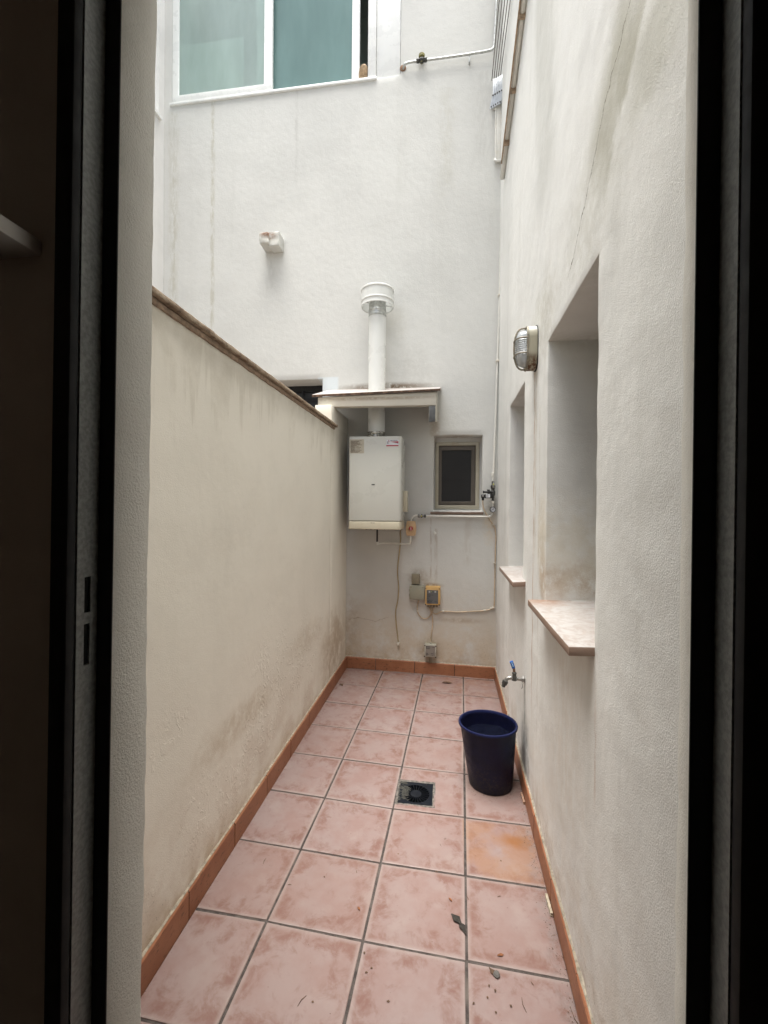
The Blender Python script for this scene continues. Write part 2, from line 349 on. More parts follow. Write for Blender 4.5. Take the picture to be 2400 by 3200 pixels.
def mk_tile():
    t = NT('floor_tile_glaze', .55, .35); o = t.obj(); r = t.M('MULTIPLY', t.rnd(), 61.0); x, y, z = t.xyz(o)
    d = t.M('MAXIMUM', t.M('ABSOLUTE', x), t.M('ABSOLUTE', y))
    n1 = t.noise(o, 7, 5, .62, wv=r); n2 = t.noise(o, 15, 6, .72, wv=t.M('ADD', r, 9.0), dist=.5); n3 = t.noise(o, 150, 3, .6)
    c = t.mix(t.R(n1, .40, .63), (.25, .187, .174, 1), (.23, .153, .138, 1))
    edge = t.M('ADD', t.R(d, .05, .16, 0, .16), t.M('MULTIPLY', n2, .9))
    c = t.mix(t.mul(t.R(edge, .49, .73), .88), c, (.165, .082, .064, 1))
    rim = t.mul(t.R(d, .146, .164), t.R(n1, .32, .52)); c = t.mix(t.mul(rim, .75), c, (.29, .235, .217, 1))
    c = t.mix(t.mul(t.R(t.noise(o, 9, 4, .6, wv=t.M('ADD', r, 22.0)), .52, .7), .45), c, (.29, .235, .215, 1))
    c = t.mix(t.mul(t.rnd(), .22), c, (.22, .13, .10, 1))
    p = t.pos(); px_, py_, pz_ = t.xyz(p)
    # rust-orange stain left on the tile beside the right wall, grime towards the right skirting, and a darker round patch under the bin
    def blob(cx, cy, rx, ry, s_=8):
        u = t.M('DIVIDE', t.M('SUBTRACT', px_, cx), rx); v = t.M('DIVIDE', t.M('SUBTRACT', py_, cy), ry)
        q = t.M('SQRT', t.M('ADD', t.mul(u, u), t.mul(v, v))); q = t.M('ADD', q, t.mul(t.M('SUBTRACT', t.noise(p, s_, 5, .7), .5), .8)); return t.R(q, 1.1, .2)
    tm = t.mul(t.R(px_, 1.015, 1.03), t.band(py_, .305, .33, .62, .66), t.R(t.noise(p, 9, 4, .65), .30, .62)); c = t.mix(t.mul(tm, .50), c, (.27, .14, .07, 1)); c = t.mix(t.mul(blob(1.26, .535, .085, .06, 16), .8), c, (.22, .085, .02, 1))
    gr = t.mul(t.R(px_, 1.24, 1.335), t.R(t.noise(p, 22, 5, .75), .45, .62)); c = t.mix(t.mul(gr, .55), c, (.20, .17, .16, 1))
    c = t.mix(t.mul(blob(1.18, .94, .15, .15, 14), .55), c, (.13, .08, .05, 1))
    c = t.mix(t.mul(t.R(t.vor(p, 27), .075, .03), t.R(t.noise(p, 9, 3), .56, .62), .8), c, (.14, .075, .05, 1))
    c = t.mix(t.mul(t.R(py_, 1.7, 2.38), t.R(t.noise(p, 11, 5, .7), .4, .65), .55), c, (.22, .11, .065, 1))
    t.col(c); t.ln(t.R(n2, .3, .7, .42, .62), t.b.inputs['Roughness'])
    t.bump(t.M('ADD', t.mul(n3, .25), n2), .25, .002); return t.m
M_tile = mk_tile()
def mk_joint():
    t = NT('joint_mortar', .95, .1); p = t.pos(); n = t.noise(p, 30, 5, .7)
    c = t.mix(t.R(n, .35, .65), (.055, .046, .042, 1), (.10, .085, .077, 1)); c = t.mix(t.R(t.noise(p, 6, 3), .56, .7), c, (.13, .11, .096, 1)); t.col(c); t.bump(t.noise(p, 220, 3), .6, .002); return t.m
M_joint = mk_joint()
def mk_skirt():
    t = NT('skirting_tile', .5, .35); o = t.obj(); r = t.mul(t.rnd(), 37.0); p = t.pos()
    c = t.mix(t.R(t.noise(o, 8, 5, .65, wv=r), .35, .68), (.345, .15, .08, 1), (.275, .108, .055, 1))
    c = t.mix(t.mul(t.R(t.noise(t.sv(p, 30, 30, 90), 1, 5, .75), .56, .66), .8), c, (.10, .05, .03, 1))
    c = t.mix(t.mul(t.rnd(), .3), c, (.32, .14, .07, 1)); t.col(c); t.bump(t.noise(p, 60, 4), .2, .002); return t.m
M_skirt = mk_skirt()
M_caulk = simple('caulk', (.34, .30, .235, 1), .9, var=.35, scale=60, bump=.5, dirt=((.25, .18, .10, 1), .7))
M_frame = simple('galvanised_frame', (.27, .28, .275, 1), .45, .2, var=.22, scale=160, bump=.12)
M_black = simple('rubber_shade_black', (.012, .012, .013, 1), .7, scale=40)  # black rubber, also the painted shade on the door frame
M_room = simple('room_paint', (.66, .60, .525, 1), .9, var=.06, scale=6)
M_boiler = simple('boiler_enamel', (.64, .64, .585, 1), .32, var=.015, scale=5, dirt=((.52, .50, .42, 1), .10))
M_boiler2 = simple('boiler_base_plastic', (.62, .57, .44, 1), .4, var=.04, scale=14, dirt=((.40, .33, .22, 1), .35))
M_flue = simple('flue_enamel', (.72, .73, .70, 1), .3, var=.02, scale=5)
M_galv = simple('zinc', (.46, .47, .45, 1), .38, .7, var=.2, scale=40)
M_foil = simple('foil', (.62, .61, .57, 1), .25, .9, var=.2, scale=50, bump=.3)
M_dark = simple('dark_plastic', (.018, .018, .018, 1), .5, scale=60)
M_gun = simple('dark_cast_metal', (.075, .075, .07, 1), .5, .5, var=.3, scale=60)
M_pipe = simple('painted_pipe', (.70, .69, .64, 1), .45, var=.06, scale=20, dirt=((.42, .33, .22, 1), .3))
M_cable = simple('cream_cable', (.56, .44, .31, 1), .6, var=.2, scale=25, dirt=((.24, .14, .07, 1), .7))
M_cord = simple('yellowed_cord', (.40, .31, .17, 1), .6, var=.15, scale=25)
M_clip = simple('clip_plastic', (.62, .58, .50, 1), .5, var=.1, scale=40)
M_beige = simple('beige_box', (.60, .41, .24, 1), .5, var=.06, scale=14, dirt=((.38, .24, .13, 1), .3))
M_red = simple('red_knob', (.42, .03, .03, 1), .4, scale=20)
M_grey1 = simple('drab_cover', (.24, .21, .15, 1), .6, var=.1, scale=20, dirt=((.16, .12, .07, 1), .4))
M_grey2 = simple('grey_green_box', (.32, .31, .245, 1), .6, var=.08, scale=14, dirt=((.2, .17, .1, 1), .3))
M_orange = simple('ochre_case', (.60, .38, .15, 1), .45, var=.08, scale=14, dirt=((.30, .17, .06, 1), .35))
M_panel = simple('grey_panel', (.115, .115, .115, 1), .45, var=.06, scale=14)
M_panel2 = simple('taupe_panel', (.23, .205, .18, 1), .5, var=.06, scale=14)
M_ink = simple('black_print', (.02, .02, .022, 1), .6)
M_ink2 = simple('faded_print', (.13, .10, .075, 1), .7)
M_paper = simple('yellowed_paper', (.56, .52, .42, 1), .7, var=.06, scale=20, dirt=((.46, .32, .22, 1), .3))
M_sticker = simple('white_sticker', (.72, .73, .76, 1), .4, var=.02)
M_navy = simple('navy_print', (.05, .06, .14, 1), .5)
M_redp = simple('red_print', (.42, .04, .06, 1), .5)
M_alu = simple('white_aluminium', (.80, .81, .79, 1), .3, var=.03, scale=10, dirt=((.60, .58, .50, 1), .15))
M_bronze = simple('bronze_aluminium', (.40, .37, .295, 1), .4, .1, var=.06, scale=14, dirt=((.24, .15, .07, 1), .4))
M_sash = simple('dark_sash', (.115, .10, .085, 1), .4, .2, var=.08, scale=14)
M_steel = simple('worn_steel', (.33, .325, .31, 1), .33, .85, var=.2, scale=60, dirt=((.16, .10, .06, 1), .4))
M_rust = simple('rusty_steel', (.21, .115, .065, 1), .8, .2, var=.35, scale=70, bump=.4)
M_rail = simple('weathered_rail', (.36, .27, .19, 1), .8, .1, var=.35, scale=40, dirt=((.14, .08, .05, 1), .6))
M_blue = simple('blue_grip', (.015, .12, .48, 1), .35, var=.1, scale=40)
M_bin = None
def mk_bin():
    t = NT('navy_plastic', .5, .25); p = t.pos(); x, y, z = t.xyz(p)
    c = t.mix(t.R(t.noise(p, 20, 4), .3, .7), (.003, .0036, .018, 1), (.0045, .0055, .026, 1))
    m = t.mul(t.R(z, .20, .0), t.R(t.noise(p, 70, 6, .8), .50, .60), .75); c = t.mix(m, c, (.035, .028, .02, 1))
    c = t.mix(t.mul(t.R(z, .10, .0), .35), c, (.010, .009, .010, 1)); c = t.mix(t.R(z, .298, .304), c, (.006, .010, .05, 1)); t.col(c)
    t.ln(t.R(t.noise(p, 30, 4), .3, .7, .34, .55), t.b.inputs['Roughness']); t.bump(t.noise(p, 160, 3), .12, .002); return t.m
M_bin = mk_bin()
M_drain = simple('drain_plastic', (.006, .0075, .011, 1), .7, spec=.12, var=.25, scale=50, bump=.2, dirt=((.03, .03, .028, 1), .3))
M_cement = simple('cement_smear', (.038, .037, .031, 1), .95, var=.7, scale=90, bump=.9)
M_mortar = simple('pale_mortar', (.12, .108, .096, 1), .95, var=.5, scale=60, bump=.6)
M_void = simple('pit_black', (.006, .006, .006, 1), .9)
M_wood = simple('peg_wood', (.40, .345, .26, 1), .8, var=.2, scale=60)
M_leaf = simple('dry_leaf', (.105, .06, .035, 1), .8, var=.4, scale=80)
M_leaf2 = simple('grey_leaf', (.028, .024, .020, 1), .9, var=.5, scale=80)
M_ochre = simple('ochre_leaf', (.20, .075, .03, 1), .8, var=.3, scale=80)
M_glass_dark = simple('dark_glass', (.016, .016, .017, 1), .38, spec=.4, var=.05)
def mk_glass(name, c, tr, rough, tint=(.74, .88, .87, 1)):
    t = NT(name, rough, .5); p = t.pos(); n = t.noise(t.sv(p, 5, 5, 1.2), 1, 4, .6)
    t.col(t.mix(t.R(n, .3, .7), tuple(v*.85 for v in c[:3])+(1,), c)); tb = t.n.new('ShaderNodeBsdfTransparent'); tb.inputs[0].default_value = tint
    mx = t.n.new('ShaderNodeMixShader'); mx.inputs[0].default_value = tr; t.ln(t.b.outputs[0], mx.inputs[1]); t.ln(tb.outputs[0], mx.inputs[2])
    t.ln(mx.outputs[0], t.n['Material Output'].inputs[0]); return t.m
M_frostL = mk_glass('pale_obscured_glass', (.50, .60, .57, 1), .5, .22, (.88, .96, .94, 1))
M_frost = mk_glass('obscured_glass', (.25, .385, .37, 1), .45, .2)
M_water = simple('water', (.004, .005, .012, 1), .04, spec=.5)
def mk_lens():
    t = NT('ribbed_lens', .08, .6); p = t.pos(); t.col((.80, .84, .87, 1)); t.b.inputs['Transmission Weight'].default_value = .55; t.b.inputs['IOR'].default_value = 1.45; return t.m
M_lens = mk_lens()
M_lampbody = None
def mk_lamp():
    t = NT('lamp_body', .5, .35); p = t.pos(); x, y, z = t.xyz(p)
    c = t.mix(t.R(z, 2.245, 2.262), (.34, .315, .235, 1), (.56, .56, .52, 1))
    m = t.mul(t.R(z, 2.16, 2.10), t.R(t.noise(t.sv(p, 60, 60, 12), 1, 5, .7), .40, .58)); c = t.mix(m, c, (.11, .045, .018, 1)); t.col(c); t.bump(t.noise(p, 90, 4), .2, .002); return t.m
M_lampbody = mk_lamp()
M_lampring = simple('tarnished_guard', (.26, .235, .18, 1), .5, .3, var=.3, scale=60, dirt=((.12, .06, .03, 1), .6))
M_ground = simple('neighbour_paving', (.42, .32, .27, 1), .8, var=.1, scale=6)
M_int = simple('interior_paint', (.42, .42, .40, 1), .9, var=.05, scale=4)
M_curtain = simple('curtain_cloth', (.80, .84, .80, 1), .9, var=.03, scale=6)
M_clay = simple('unglazed_clay', (.45, .33, .21, 1), .85, var=.2, scale=40)
# ================================================================== setting
tag(MB().slab('z', -6, 6, -6, 8, -.25, -.35).build('ground', M_ground), kind='structure')
tag(MB().slab('z', -1.72, XL-.13, YD, YB+.02, -.02, -.2).build('neighbour_paving', M_ground), kind='structure')
# mortar bed follows the fall of the floor
fl = MB(); NXX, NYY = 24, 52; x0, x1, y0, y1 = XL-.06, XR+.06, YD-.16, YB+.05
vs = []; fs = []
DRC = Vector((.796, .796)); DRH = .0845                       # drain centre and half size
GX = sorted([x0+(x1-x0)*i/NXX for i in range(NXX-1)]+[DRC.x-.087, DRC.x+.087]); GY = sorted([y0+(y1-y0)*i/NYY for i in range(NYY-1)]+[DRC.y-.087, DRC.y+.087])
GX.append(x1); GY.append(y1); NXX = len(GX)-1; NYY = len(GY)-1
for X in GX:
    for Y in GY: vs.append((X, Y, zf(X, Y)-.0035))
for i in range(NXX):
    for j in range(NYY): fs.append((i*(NYY+1)+j, (i+1)*(NYY+1)+j, (i+1)*(NYY+1)+j+1, i*(NYY+1)+j+1))
G = -0.0240607; cg, sg = math.cos(G), math.sin(G)
def g2w(a, b): return Vector((a*cg-b*sg, a*sg+b*cg, 0))
def w2g(x, y): return (x*cg+y*sg, -x*sg+y*cg)
_dg = w2g(DRC.x, DRC.y)
hole = (_dg[0]-.093, _dg[0]+.093, _dg[1]-.093, _dg[1]+.093)
fs = [f_ for f_ in fs if not all(abs(vs[i][0]-DRC.x) < .088 and abs(vs[i][1]-DRC.y) < .088 for i in f_)]
fl.add(vs, fs); floor = tag(fl.build('patio_floor', M_joint, smooth=True), kind='structure')
def clip(poly, nx, ny, c):                                    # keep nx*x+ny*y <= c
    o = []
    for i in range(len(poly)):
        a, b = poly[i], poly[(i+1) % len(poly)]; da = nx*a[0]+ny*a[1]-c; db = nx*b[0]+ny*b[1]-c
        if da <= 0: o.append(a)
        if (da < 0 < db) or (db < 0 < da): t = da/(da-db); o.append((a[0]+(b[0]-a[0])*t, a[1]+(b[1]-a[1])*t))
    return o
def wallclip(poly):                                           # polygon in grid coordinates, walls in world
    for nx, ny, c in ((-1, 0, -(XL+.0135)), (1, 0, XR-.0135), (0, 1, YB-.0135), (0, -1, -(YD-.15))):
        gx, gy = nx*cg+ny*sg, -nx*sg+ny*cg
        poly = clip(poly, gx, gy, c)
        if len(poly) < 3: return []
    return poly
def inset(poly, d):
    n = len(poly); cx = sum(p[0] for p in poly)/n; cy = sum(p[1] for p in poly)/n; o = []
    for p in poly:
        L = math.hypot(p[0]-cx, p[1]-cy); o.append((cx+(p[0]-cx)*(1-d*1.3/L), cy+(p[1]-cy)*(1-d*1.3/L)))
    return o
PT = .34; rng = random.Random(3)
for ci in range(0, 4):
    for ri in range(-3, 8):
        j = .0047
        q = [(ci*PT+j, ri*PT+j), ((ci+1)*PT-j, ri*PT+j), ((ci+1)*PT-j, (ri+1)*PT-j), (ci*PT+j, (ri+1)*PT-j)]
        q = [(a+rng.uniform(-.0013, .0013), b+rng.uniform(-.0013, .0013)) for a, b in q]
        polys = [q]
        if hole[0] < q[1][0] and hole[1] > q[0][0] and hole[2] < q[2][1] and hole[3] > q[0][1]:
            l = clip(q, 1, 0, hole[0]); r_ = clip(q, -1, 0, -hole[1]); mid = clip(clip(q, -1, 0, -max(hole[0], q[0][0])), 1, 0, hole[1])
            polys = [l, r_, clip(mid, 0, 1, hole[2]), clip(mid, 0, -1, -hole[3])]
        polys = [wallclip(p_) for p_ in polys if len(p_) > 2]; polys = [p_ for p_ in polys if len(p_) > 2]
        if not polys: continue
        cxg, cyg = (ci+.5)*PT, (ri+.5)*PT; cw = g2w(cxg, cyg); cw.z = zf(cw.x, cw.y); lift = rng.uniform(-.0008, .0008)
        me = bpy.data.meshes.new('tile'); V_ = []; F_ = []
        for p_ in polys:
            n = len(p_); o_ = len(V_); ins = inset(p_, .0028) if len(polys) == 1 else p_
            for ring, dz in ((p_, -.010), (p_, -.0012 if len(polys) == 1 else 0), (ins, 0)):
                for a, b in ring:
                    wv = g2w(a, b); V_.append((a-cxg, b-cyg, zf(wv.x, wv.y)-cw.z+dz+lift))
            for rr in (0, 1):
                for i in range(n): F_.append((o_+rr*n+i, o_+rr*n+(i+1) % n, o_+(rr+1)*n+(i+1) % n, o_+(rr+1)*n+i))
            F_.append(tuple(o_+2*n+i for i in range(n)))
        me.from_pydata(V_, [], F_); me.materials.append(M_tile)
        for pl in me.polygons: pl.use_smooth = False
        ob = bpy.data.objects.new('tile', me); COL.objects.link(ob); ob.parent = floor; ob.location = cw; ob.rotation_euler = (0, 0, G)
# ------------------------------------------------------------------ walls
TOP = 6.8
uw = (-1.617, .500, 5.150, 6.5)                              # upper window opening x0,x1,z0,z1
a0, a1 = PYp(*k('J', 312, 178), YB), PYp(*k('J', 1130, 1470), YB); sw = (a0.x, a1.x+.003, a1.z, a0.z)
nw1 = PYp(*k('X', 1020, 240), YB); nw = (-1.15, nw1.x, 1.35, nw1.z)
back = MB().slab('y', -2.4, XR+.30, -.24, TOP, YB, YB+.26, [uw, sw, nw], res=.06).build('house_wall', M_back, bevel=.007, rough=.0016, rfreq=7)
tag(back, 'tall white rendered wall at the far end, carrying the water heater', 'wall')
o1 = (-.198, .433+.012, 1.035, 2.12); o2 = (1.026, 1.63, 1.035, 2.117)
rw = MB().slab('x', YD-.02, YB+.02, -.24, TOP, XR, XR+.30, [o1, o2], res=.035).build('house_wall', M_right, bevel=.009, seg=3, rough=.0022, rfreq=11)
tag(rw, 'rough white rendered wall with two deep window openings and marble sills', 'wall')
YP = 1.855                                                    # the low wall ends where the pier under the canopy starts
lw = MB().slab('x', YD-.02, YP, -.24, 2.058, XL, XL-.14, res=.05).build('boundary_wall', M_left, bevel=.004, rough=.0018, rfreq=6)
tag(lw, 'low cream rendered boundary wall topped with a brown coping', 'wall')
# neighbouring side walls that close the light well
nside = MB().slab('x', YD-.6, YB+.02, -.24, TOP, -1.70, -1.95, [(.9, 2.32, 4.985, 6.5)], res=.25).build('house_wall', M_plain, rough=.001)
tag(nside, 'white wall of the neighbouring yard with a window high beside the corner', 'wall')
wnd = MB(); wnd.box(-1.79, -1.73, .9, 2.32, 4.985, 5.04); wnd.box(-1.79, -1.73, 2.26, 2.32, 5.04, 6.5); wnd.box(-1.79, -1.73, .9, .96, 5.04, 6.5); wnd.box(-1.79, -1.73, 1.58, 1.64, 5.04, 6.5)
wn_ = wnd.build('window', M_alu, nside); MB().box(-1.775, -1.765, .955, 2.265, 5.03, 6.5).build('pane', M_frost, wn_); MB().box(-1.80, -1.675, .88, 2.335, 4.955, 4.985).build('sill', M_alu, wn_)
MB().box(-1.96, -1.90, .8, 2.4, 4.9, 6.6).build('blind', M_curtain, wn_)
# wall with the door the picture is taken through
XJ0, XJ1 = CAM.x-.470, CAM.x+.282
HEAD = 2.27; LEAN = .0117
def leaned(m):
    for v in m.v: v.x += LEAN*(v.z-1.43)
    return m
dw = MB().slab('y', -2.0, XR+.3, -.24, 3.0, YD, -.918, [(XJ0, XJ1, -.24, HEAD)], res=.03)
for v in dw.v:                                                # the right reveal is splayed
    if abs(v.x-XJ1) < 1e-4 and abs(v.y-YD) < 1e-4: v.x = CAM.x+.306
for v in dw.v:
    if abs(v.x-XJ0) < 1e-4: v.x += LEAN*(v.z-1.43)
dw = dw.build('house_wall', M_door, bevel=.006, rough=.0020, rfreq=16)
tag(dw, 'rough plastered wall of the doorway framing the view into the yard', 'wall')
YI = -.962
ri_ = MB().slab('y', -.4, 2.3, -.10, 2.75, -.919, YI, [(CAM.x-.507, CAM.x+.318, -.10, HEAD)], res=.3).build('room_wall', M_room); tag(ri_, kind='structure')
tag(MB().box(-.5, -.4, -3.6, YI, -.10, 2.75).build('room_wall', M_room), kind='structure')
tag(MB().box(2.3, 2.4, -3.6, YI, -.10, 2.75).build('room_wall', M_room), kind='structure')
tag(MB().box(-.5, 2.4, -3.7, -3.6, -.10, 2.75).build('room_wall', M_room), kind='structure')
tag(MB().box(-.5, 2.4, -3.7, YI+.03, 2.751, 2.85).build('room_ceiling', M_room), kind='structure')
tag(MB().box(-.5, 2.4, -3.7, YI+.03, -.16, -.0995).build('room_floor', simple('room_floor', (.14, .10, .08, 1), .6)), kind='structure')
# ------------------------------------------------------------------ skirting, pieces on their walls
def skirt(parent, A, B, nrm, n0, step, h=.098, th=.0125):
    A = Vector(A); B = Vector(B); L = (B-A).length; d = (B-A)/L; nr = Vector(nrm); s = n0
    while s < L:
        e = min(s+step, L)-.005; s_ = max(s, 0)
        if e-s_ > .02:
            p0 = A+d*s_; p1 = A+d*e; m = MB(); tilt = rng.uniform(-.0015, .0015)
            vs = []
            for p_ in (p0, p1):
                for off, hh in ((-.004, -.012), (th+tilt, -.012), (th+tilt, h-.006), (th-.004+tilt, h), (-.004, h)):
                    q_ = p_+nr*off; vs.append((q_.x, q_.y, zf(p_.x, p_.y)+hh))
            m.add(vs, [(0, 1, 2, 3, 4), (9, 8, 7, 6, 5), (0, 5, 6, 1), (1, 6, 7, 2), (2, 7, 8, 3), (3, 8, 9, 4), (4, 9, 5, 0)])
            cpt = (p0+p1)/2; ob = m.build('skirting_tile', M_skirt, parent)
            # own origin so that the glaze varies per piece
            shift = Vector((cpt.x, cpt.y, zf(cpt.x, cpt.y)))-ORI[parent.name]
            for v in ob.data.vertices: v.co -= shift
            ob.location = shift
        s += step
skirt(lw, (XL, YD), (XL, YP), (1, 0), -.05, .34) if False else None
def skirt_bed(parent, A, B, nr):
    m = MB(); vs = []
    for i in range(13):
        p_ = A+(B-A)*(i/12)
        for off, hh in ((-.003, -.01), (.0085, -.01), (.0085, .094), (-.003, .094)): q_ = p_+nr*off; vs.append((q_.x, q_.y, zf(p_.x, p_.y)+hh))
    m.add(vs, [(i*4+c, i*4+4+c, i*4+4+(c+1) % 4, i*4+(c+1) % 4) for i in range(12) for c in range(4)]).build('skirting_bed', M_joint, parent)
def V3(x, y): return Vector((x, y, 0))
bnd = [(XL, YD+.002), (XL, YB-.001)]
skirt(lw, V3(XL, YD+.002), V3(XL, YB-.0135), V3(1, 0), .12, .338)
skirt(back, V3(XL+.0005, YB), V3(XR-.0005, YB), V3(0, -1), -.068, .338)
skirt(rw, V3(XR, YD+.002), V3(XR, YB-.0135), V3(-1, 0), .06, .338)
def caulk(parent, A, B, nr, amp, h=.098):
    A = Vector(A); B = Vector(B); L = (B-A).length; n = int(L/.012); vs = []; fs = []
    for i in range(n+1):
        p_ = A+(B-A)*(i/n); a = .5+.5*mnoise.noise(Vector((p_.x*16, p_.y*16, 3))); b = mnoise.noise(Vector((p_.x*45, p_.y*45, 9)))
        t_ = .0025+amp*max(0, a+.35*b); z_ = zf(p_.x, p_.y)+h
        for off, hh in ((-.003, -.004), (.0055+t_*.5, -.003), (.004+t_*.4, t_*.5), (-.003, t_*1.6)):
            q_ = p_+Vector(nr)*off; vs.append((q_.x, q_.y, z_+hh))
        if i:
            for c_ in range(3): fs.append(((i-1)*4+c_, i*4+c_, i*4+c_+1, (i-1)*4+c_+1))
    MB().add(vs, fs).build('caulk_line', M_caulk, parent, smooth=True)
skirt_bed(lw, V3(XL, YD+.01), V3(XL, YB-.0145), V3(1, 0)); skirt_bed(back, V3(XL+.01, YB), V3(XR-.01, YB), V3(0, -1)); skirt_bed(rw, V3(XR, YD+.01), V3(XR, YB-.0145), V3(-1, 0))
caulk(rw, V3(XR, YD), V3(XR, YB), V3(-1, 0), .007); caulk(back, V3(XL, YB), V3(XR, YB), V3(0, -1), .005); caulk(lw, V3(XL, YD), V3(XL, YB), V3(1, 0), .003)
# ------------------------------------------------------------------ coping, pier, canopy
cp = thing('wall_coping', (XL-.07, .5, 2.058), 'weathered brown stone coping capping the low boundary wall', 'coping')
edges = [YD, -.42, .09, .60, 1.10, 1.60, 1.968]
for i in range(len(edges)-1):
    z0 = 2.062-.006+(i % 2)*.0015
    m = MB().slab('z', XL-.17, XL+.022, edges[i]+.0012, edges[i+1]-.0012, z0+.003, z0+.022, res=.03)
    m.build('coping_stone', M_cop, cp, bevel=.003, rough=.0013, rfreq=30)
MB().slab('z', XL-.15, XL+.008, YD, 1.93, 2.038, 2.058, res=.04).build('bedding_mortar', simple('bedding_mortar', (.34, .25, .18, 1), .9, var=.3, scale=50, bump=.6, dirt=((.12, .08, .05, 1), .7)), cp, bevel=.004, rough=.003, rfreq=25)
YC = 1.93                                                     # front of the canopy
can = thing('concrete_canopy', (.4, YB, 2.2), 'small plastered canopy slab with brown edge above the water heater', 'canopy')
sl = MB(); zt0, zt1 = 2.296, 2.455
sl.add([(-.112, YC-.02, 2.288), (.872, YC-.02, 2.310), (.872, YB-.001, 2.448), (-.112, YB-.001, 2.452), (-.112, YC-.02, 2.308), (.872, YC-.02, 2.328), (.872, YB-.001, 2.466), (-.112, YB-.001, 2.470)],
       [(0, 3, 2, 1), (4, 5, 6, 7), (0, 1, 5, 4), (1, 2, 6, 5), (2, 3, 7, 6), (3, 0, 4, 7)])
sl.build('slab', M_sill if False else M_coping, can, bevel=.003)
MB().add([(-.112, YC-.0225, 2.2885), (.872, YC-.0225, 2.3105), (.872, YC-.0195, 2.3105), (-.112, YC-.0195, 2.2885), (-.112, YC-.0225, 2.3045), (.872, YC-.0225, 2.3245), (.872, YC-.0195, 2.3245), (-.112, YC-.0195, 2.3045)],
         [(0, 3, 2, 1), (4, 5, 6, 7), (0, 1, 5, 4), (1, 2, 6, 5), (2, 3, 7, 6), (3, 0, 4, 7)]).build('slab_edge', simple('mossy_edge', (.085, .05, .032, 1), .95, var=.5, scale=60, bump=.6, dirt=((.22, .15, .11, 1), .5)), can)
MB().add([(-.07, YC, 2.215), (.842, YC, 2.208), (.842, YC+.06, 2.208), (-.07, YC+.06, 2.215), (-.07, YC, 2.2885), (.842, YC, 2.309), (.842, YC+.06, 2.325), (-.07, YC+.06, 2.305)],
         [(0, 3, 2, 1), (4, 5, 6, 7), (0, 1, 5, 4), (1, 2, 6, 5), (2, 3, 7, 6), (3, 0, 4, 7)]).build('fascia', M_canopy, can, bevel=.004)
MB().prism([(.79, YC+.001, 2.095), (.79, YB-.0005, 2.17), (.79, YB-.0005, 2.43), (.79, YC+.062, 2.312), (.79, YC+.062, 2.20), (.79, YC+.001, 2.20)], (.05, 0, 0)).build('bracket', M_canopy, can, bevel=.003)
MB().box(.792, .838, YC-.003, YC+.003, 2.083, 2.202).build('bracket_facing', simple('slate_grey', (.085, .088, .09, 1), .6, var=.2, scale=30), can, bevel=.001)
pier = MB().slab('x', YP+.001, YB+.01, -.24, 2.2145, XL, XL-.13, res=.06).build('masonry_pier', M_left, bevel=.004, rough=.0012)
tag(pier, 'plastered pier between the boundary wall and the far wall, carrying the canopy end', 'pier')
MB().box(-.045, .045, YC+.002, YC+.05, 2.05, 2.213).build('pier_head', M_canopy, pier, bevel=.004)
# ------------------------------------------------------------------ right-hand openings: sills and windows
for i, (o_, cat_) in enumerate(((o1, 'wide'), (o2, 'far'))):
    nm = 'window'
    m = MB(); xg = XR+.235
    m.box(xg, xg+.05, o_[0], o_[0]+.05, o_[2], o_[3]); m.box(xg, xg+.05, o_[1]-.05, o_[1], o_[2], o_[3]); m.box(xg, xg+.05, o_[0]+.05, o_[1]-.05, o_[2], o_[2]+.05); m.box(xg, xg+.05, o_[0]+.05, o_[1]-.05, o_[3]-.05, o_[3])
    f_ = m.build('window', M_bronze, rw, bevel=.003); MB().box(xg+.02, xg+.03, o_[0]+.045, o_[1]-.045, o_[2]+.045, o_[3]-.045).build('pane', M_glass_dark, f_)
    ya = o_[0]-.004 if i == 0 else .912; yb = .548 if i == 0 else 1.76
    xo = 1.2775
    s_ = MB(); s_.add([(xo, ya, 1.030), (XR+.24, o_[0]+.001, 1.036), (XR+.24, o_[1]-.001, 1.036), (xo, yb-.09 if i == 0 else yb-.20, 1.030),
                       (xo, ya, 1.056), (XR+.24, o_[0]+.001, 1.064), (XR+.24, o_[1]-.001, 1.064), (xo, yb-.09 if i == 0 else yb-.20, 1.056)],
                      [(0, 3, 2, 1), (4, 5, 6, 7), (0, 1, 5, 4), (1, 2, 6, 5), (2, 3, 7, 6), (3, 0, 4, 7)])
    s_.build('sill', M_sill, f_, bevel=.003)
# ------------------------------------------------------------------ small window in the far wall
yw = YB+.085
def PW(c, x, y, yy): return PYp(*k(c, x, y), yy)
q0, q1 = PW('J', 336, 288, yw), PW('J', 1090, 1442, yw)
win = MB().slab('y', sw[0]-.004, sw[1]+.004, sw[2]-.004, sw[3]+.004, yw+.012, yw+.10, [(q0.x, q1.x, q1.z, q0.z)]).build('window', M_back, back)
i0, i1 = PW('J', 393, 345, yw), PW('J', 1026, 1380, yw)
MB().slab('y', q0.x, q1.x, q1.z, q0.z, yw, yw+.06, [(i0.x, i1.x, i1.z, i0.z)]).build('frame', M_bronze, win, bevel=.003)
g0, g1 = PW('J', 447, 428, yw+.025), PW('J', 948, 1312, yw+.025)
MB().slab('y', i0.x-.002, i1.x+.002, i1.z-.002, i0.z+.002, yw+.022, yw+.055, [(g0.x, g1.x, g1.z, g0.z)]).build('sash', M_sash, win, bevel=.002)
MB().box(g0.x-.005, g1.x+.005, yw+.035, yw+.042, g1.z-.005, g0.z+.005).build('pane', M_glass_dark, win)
MB().box(sw[0]-.02, sw[1]+.02, YB+.262, YB+.30, sw[2]-.02, sw[3]+.02).build('leak_backing', M_void, win)  # unseen backing plate added to stop light leaking past the sash
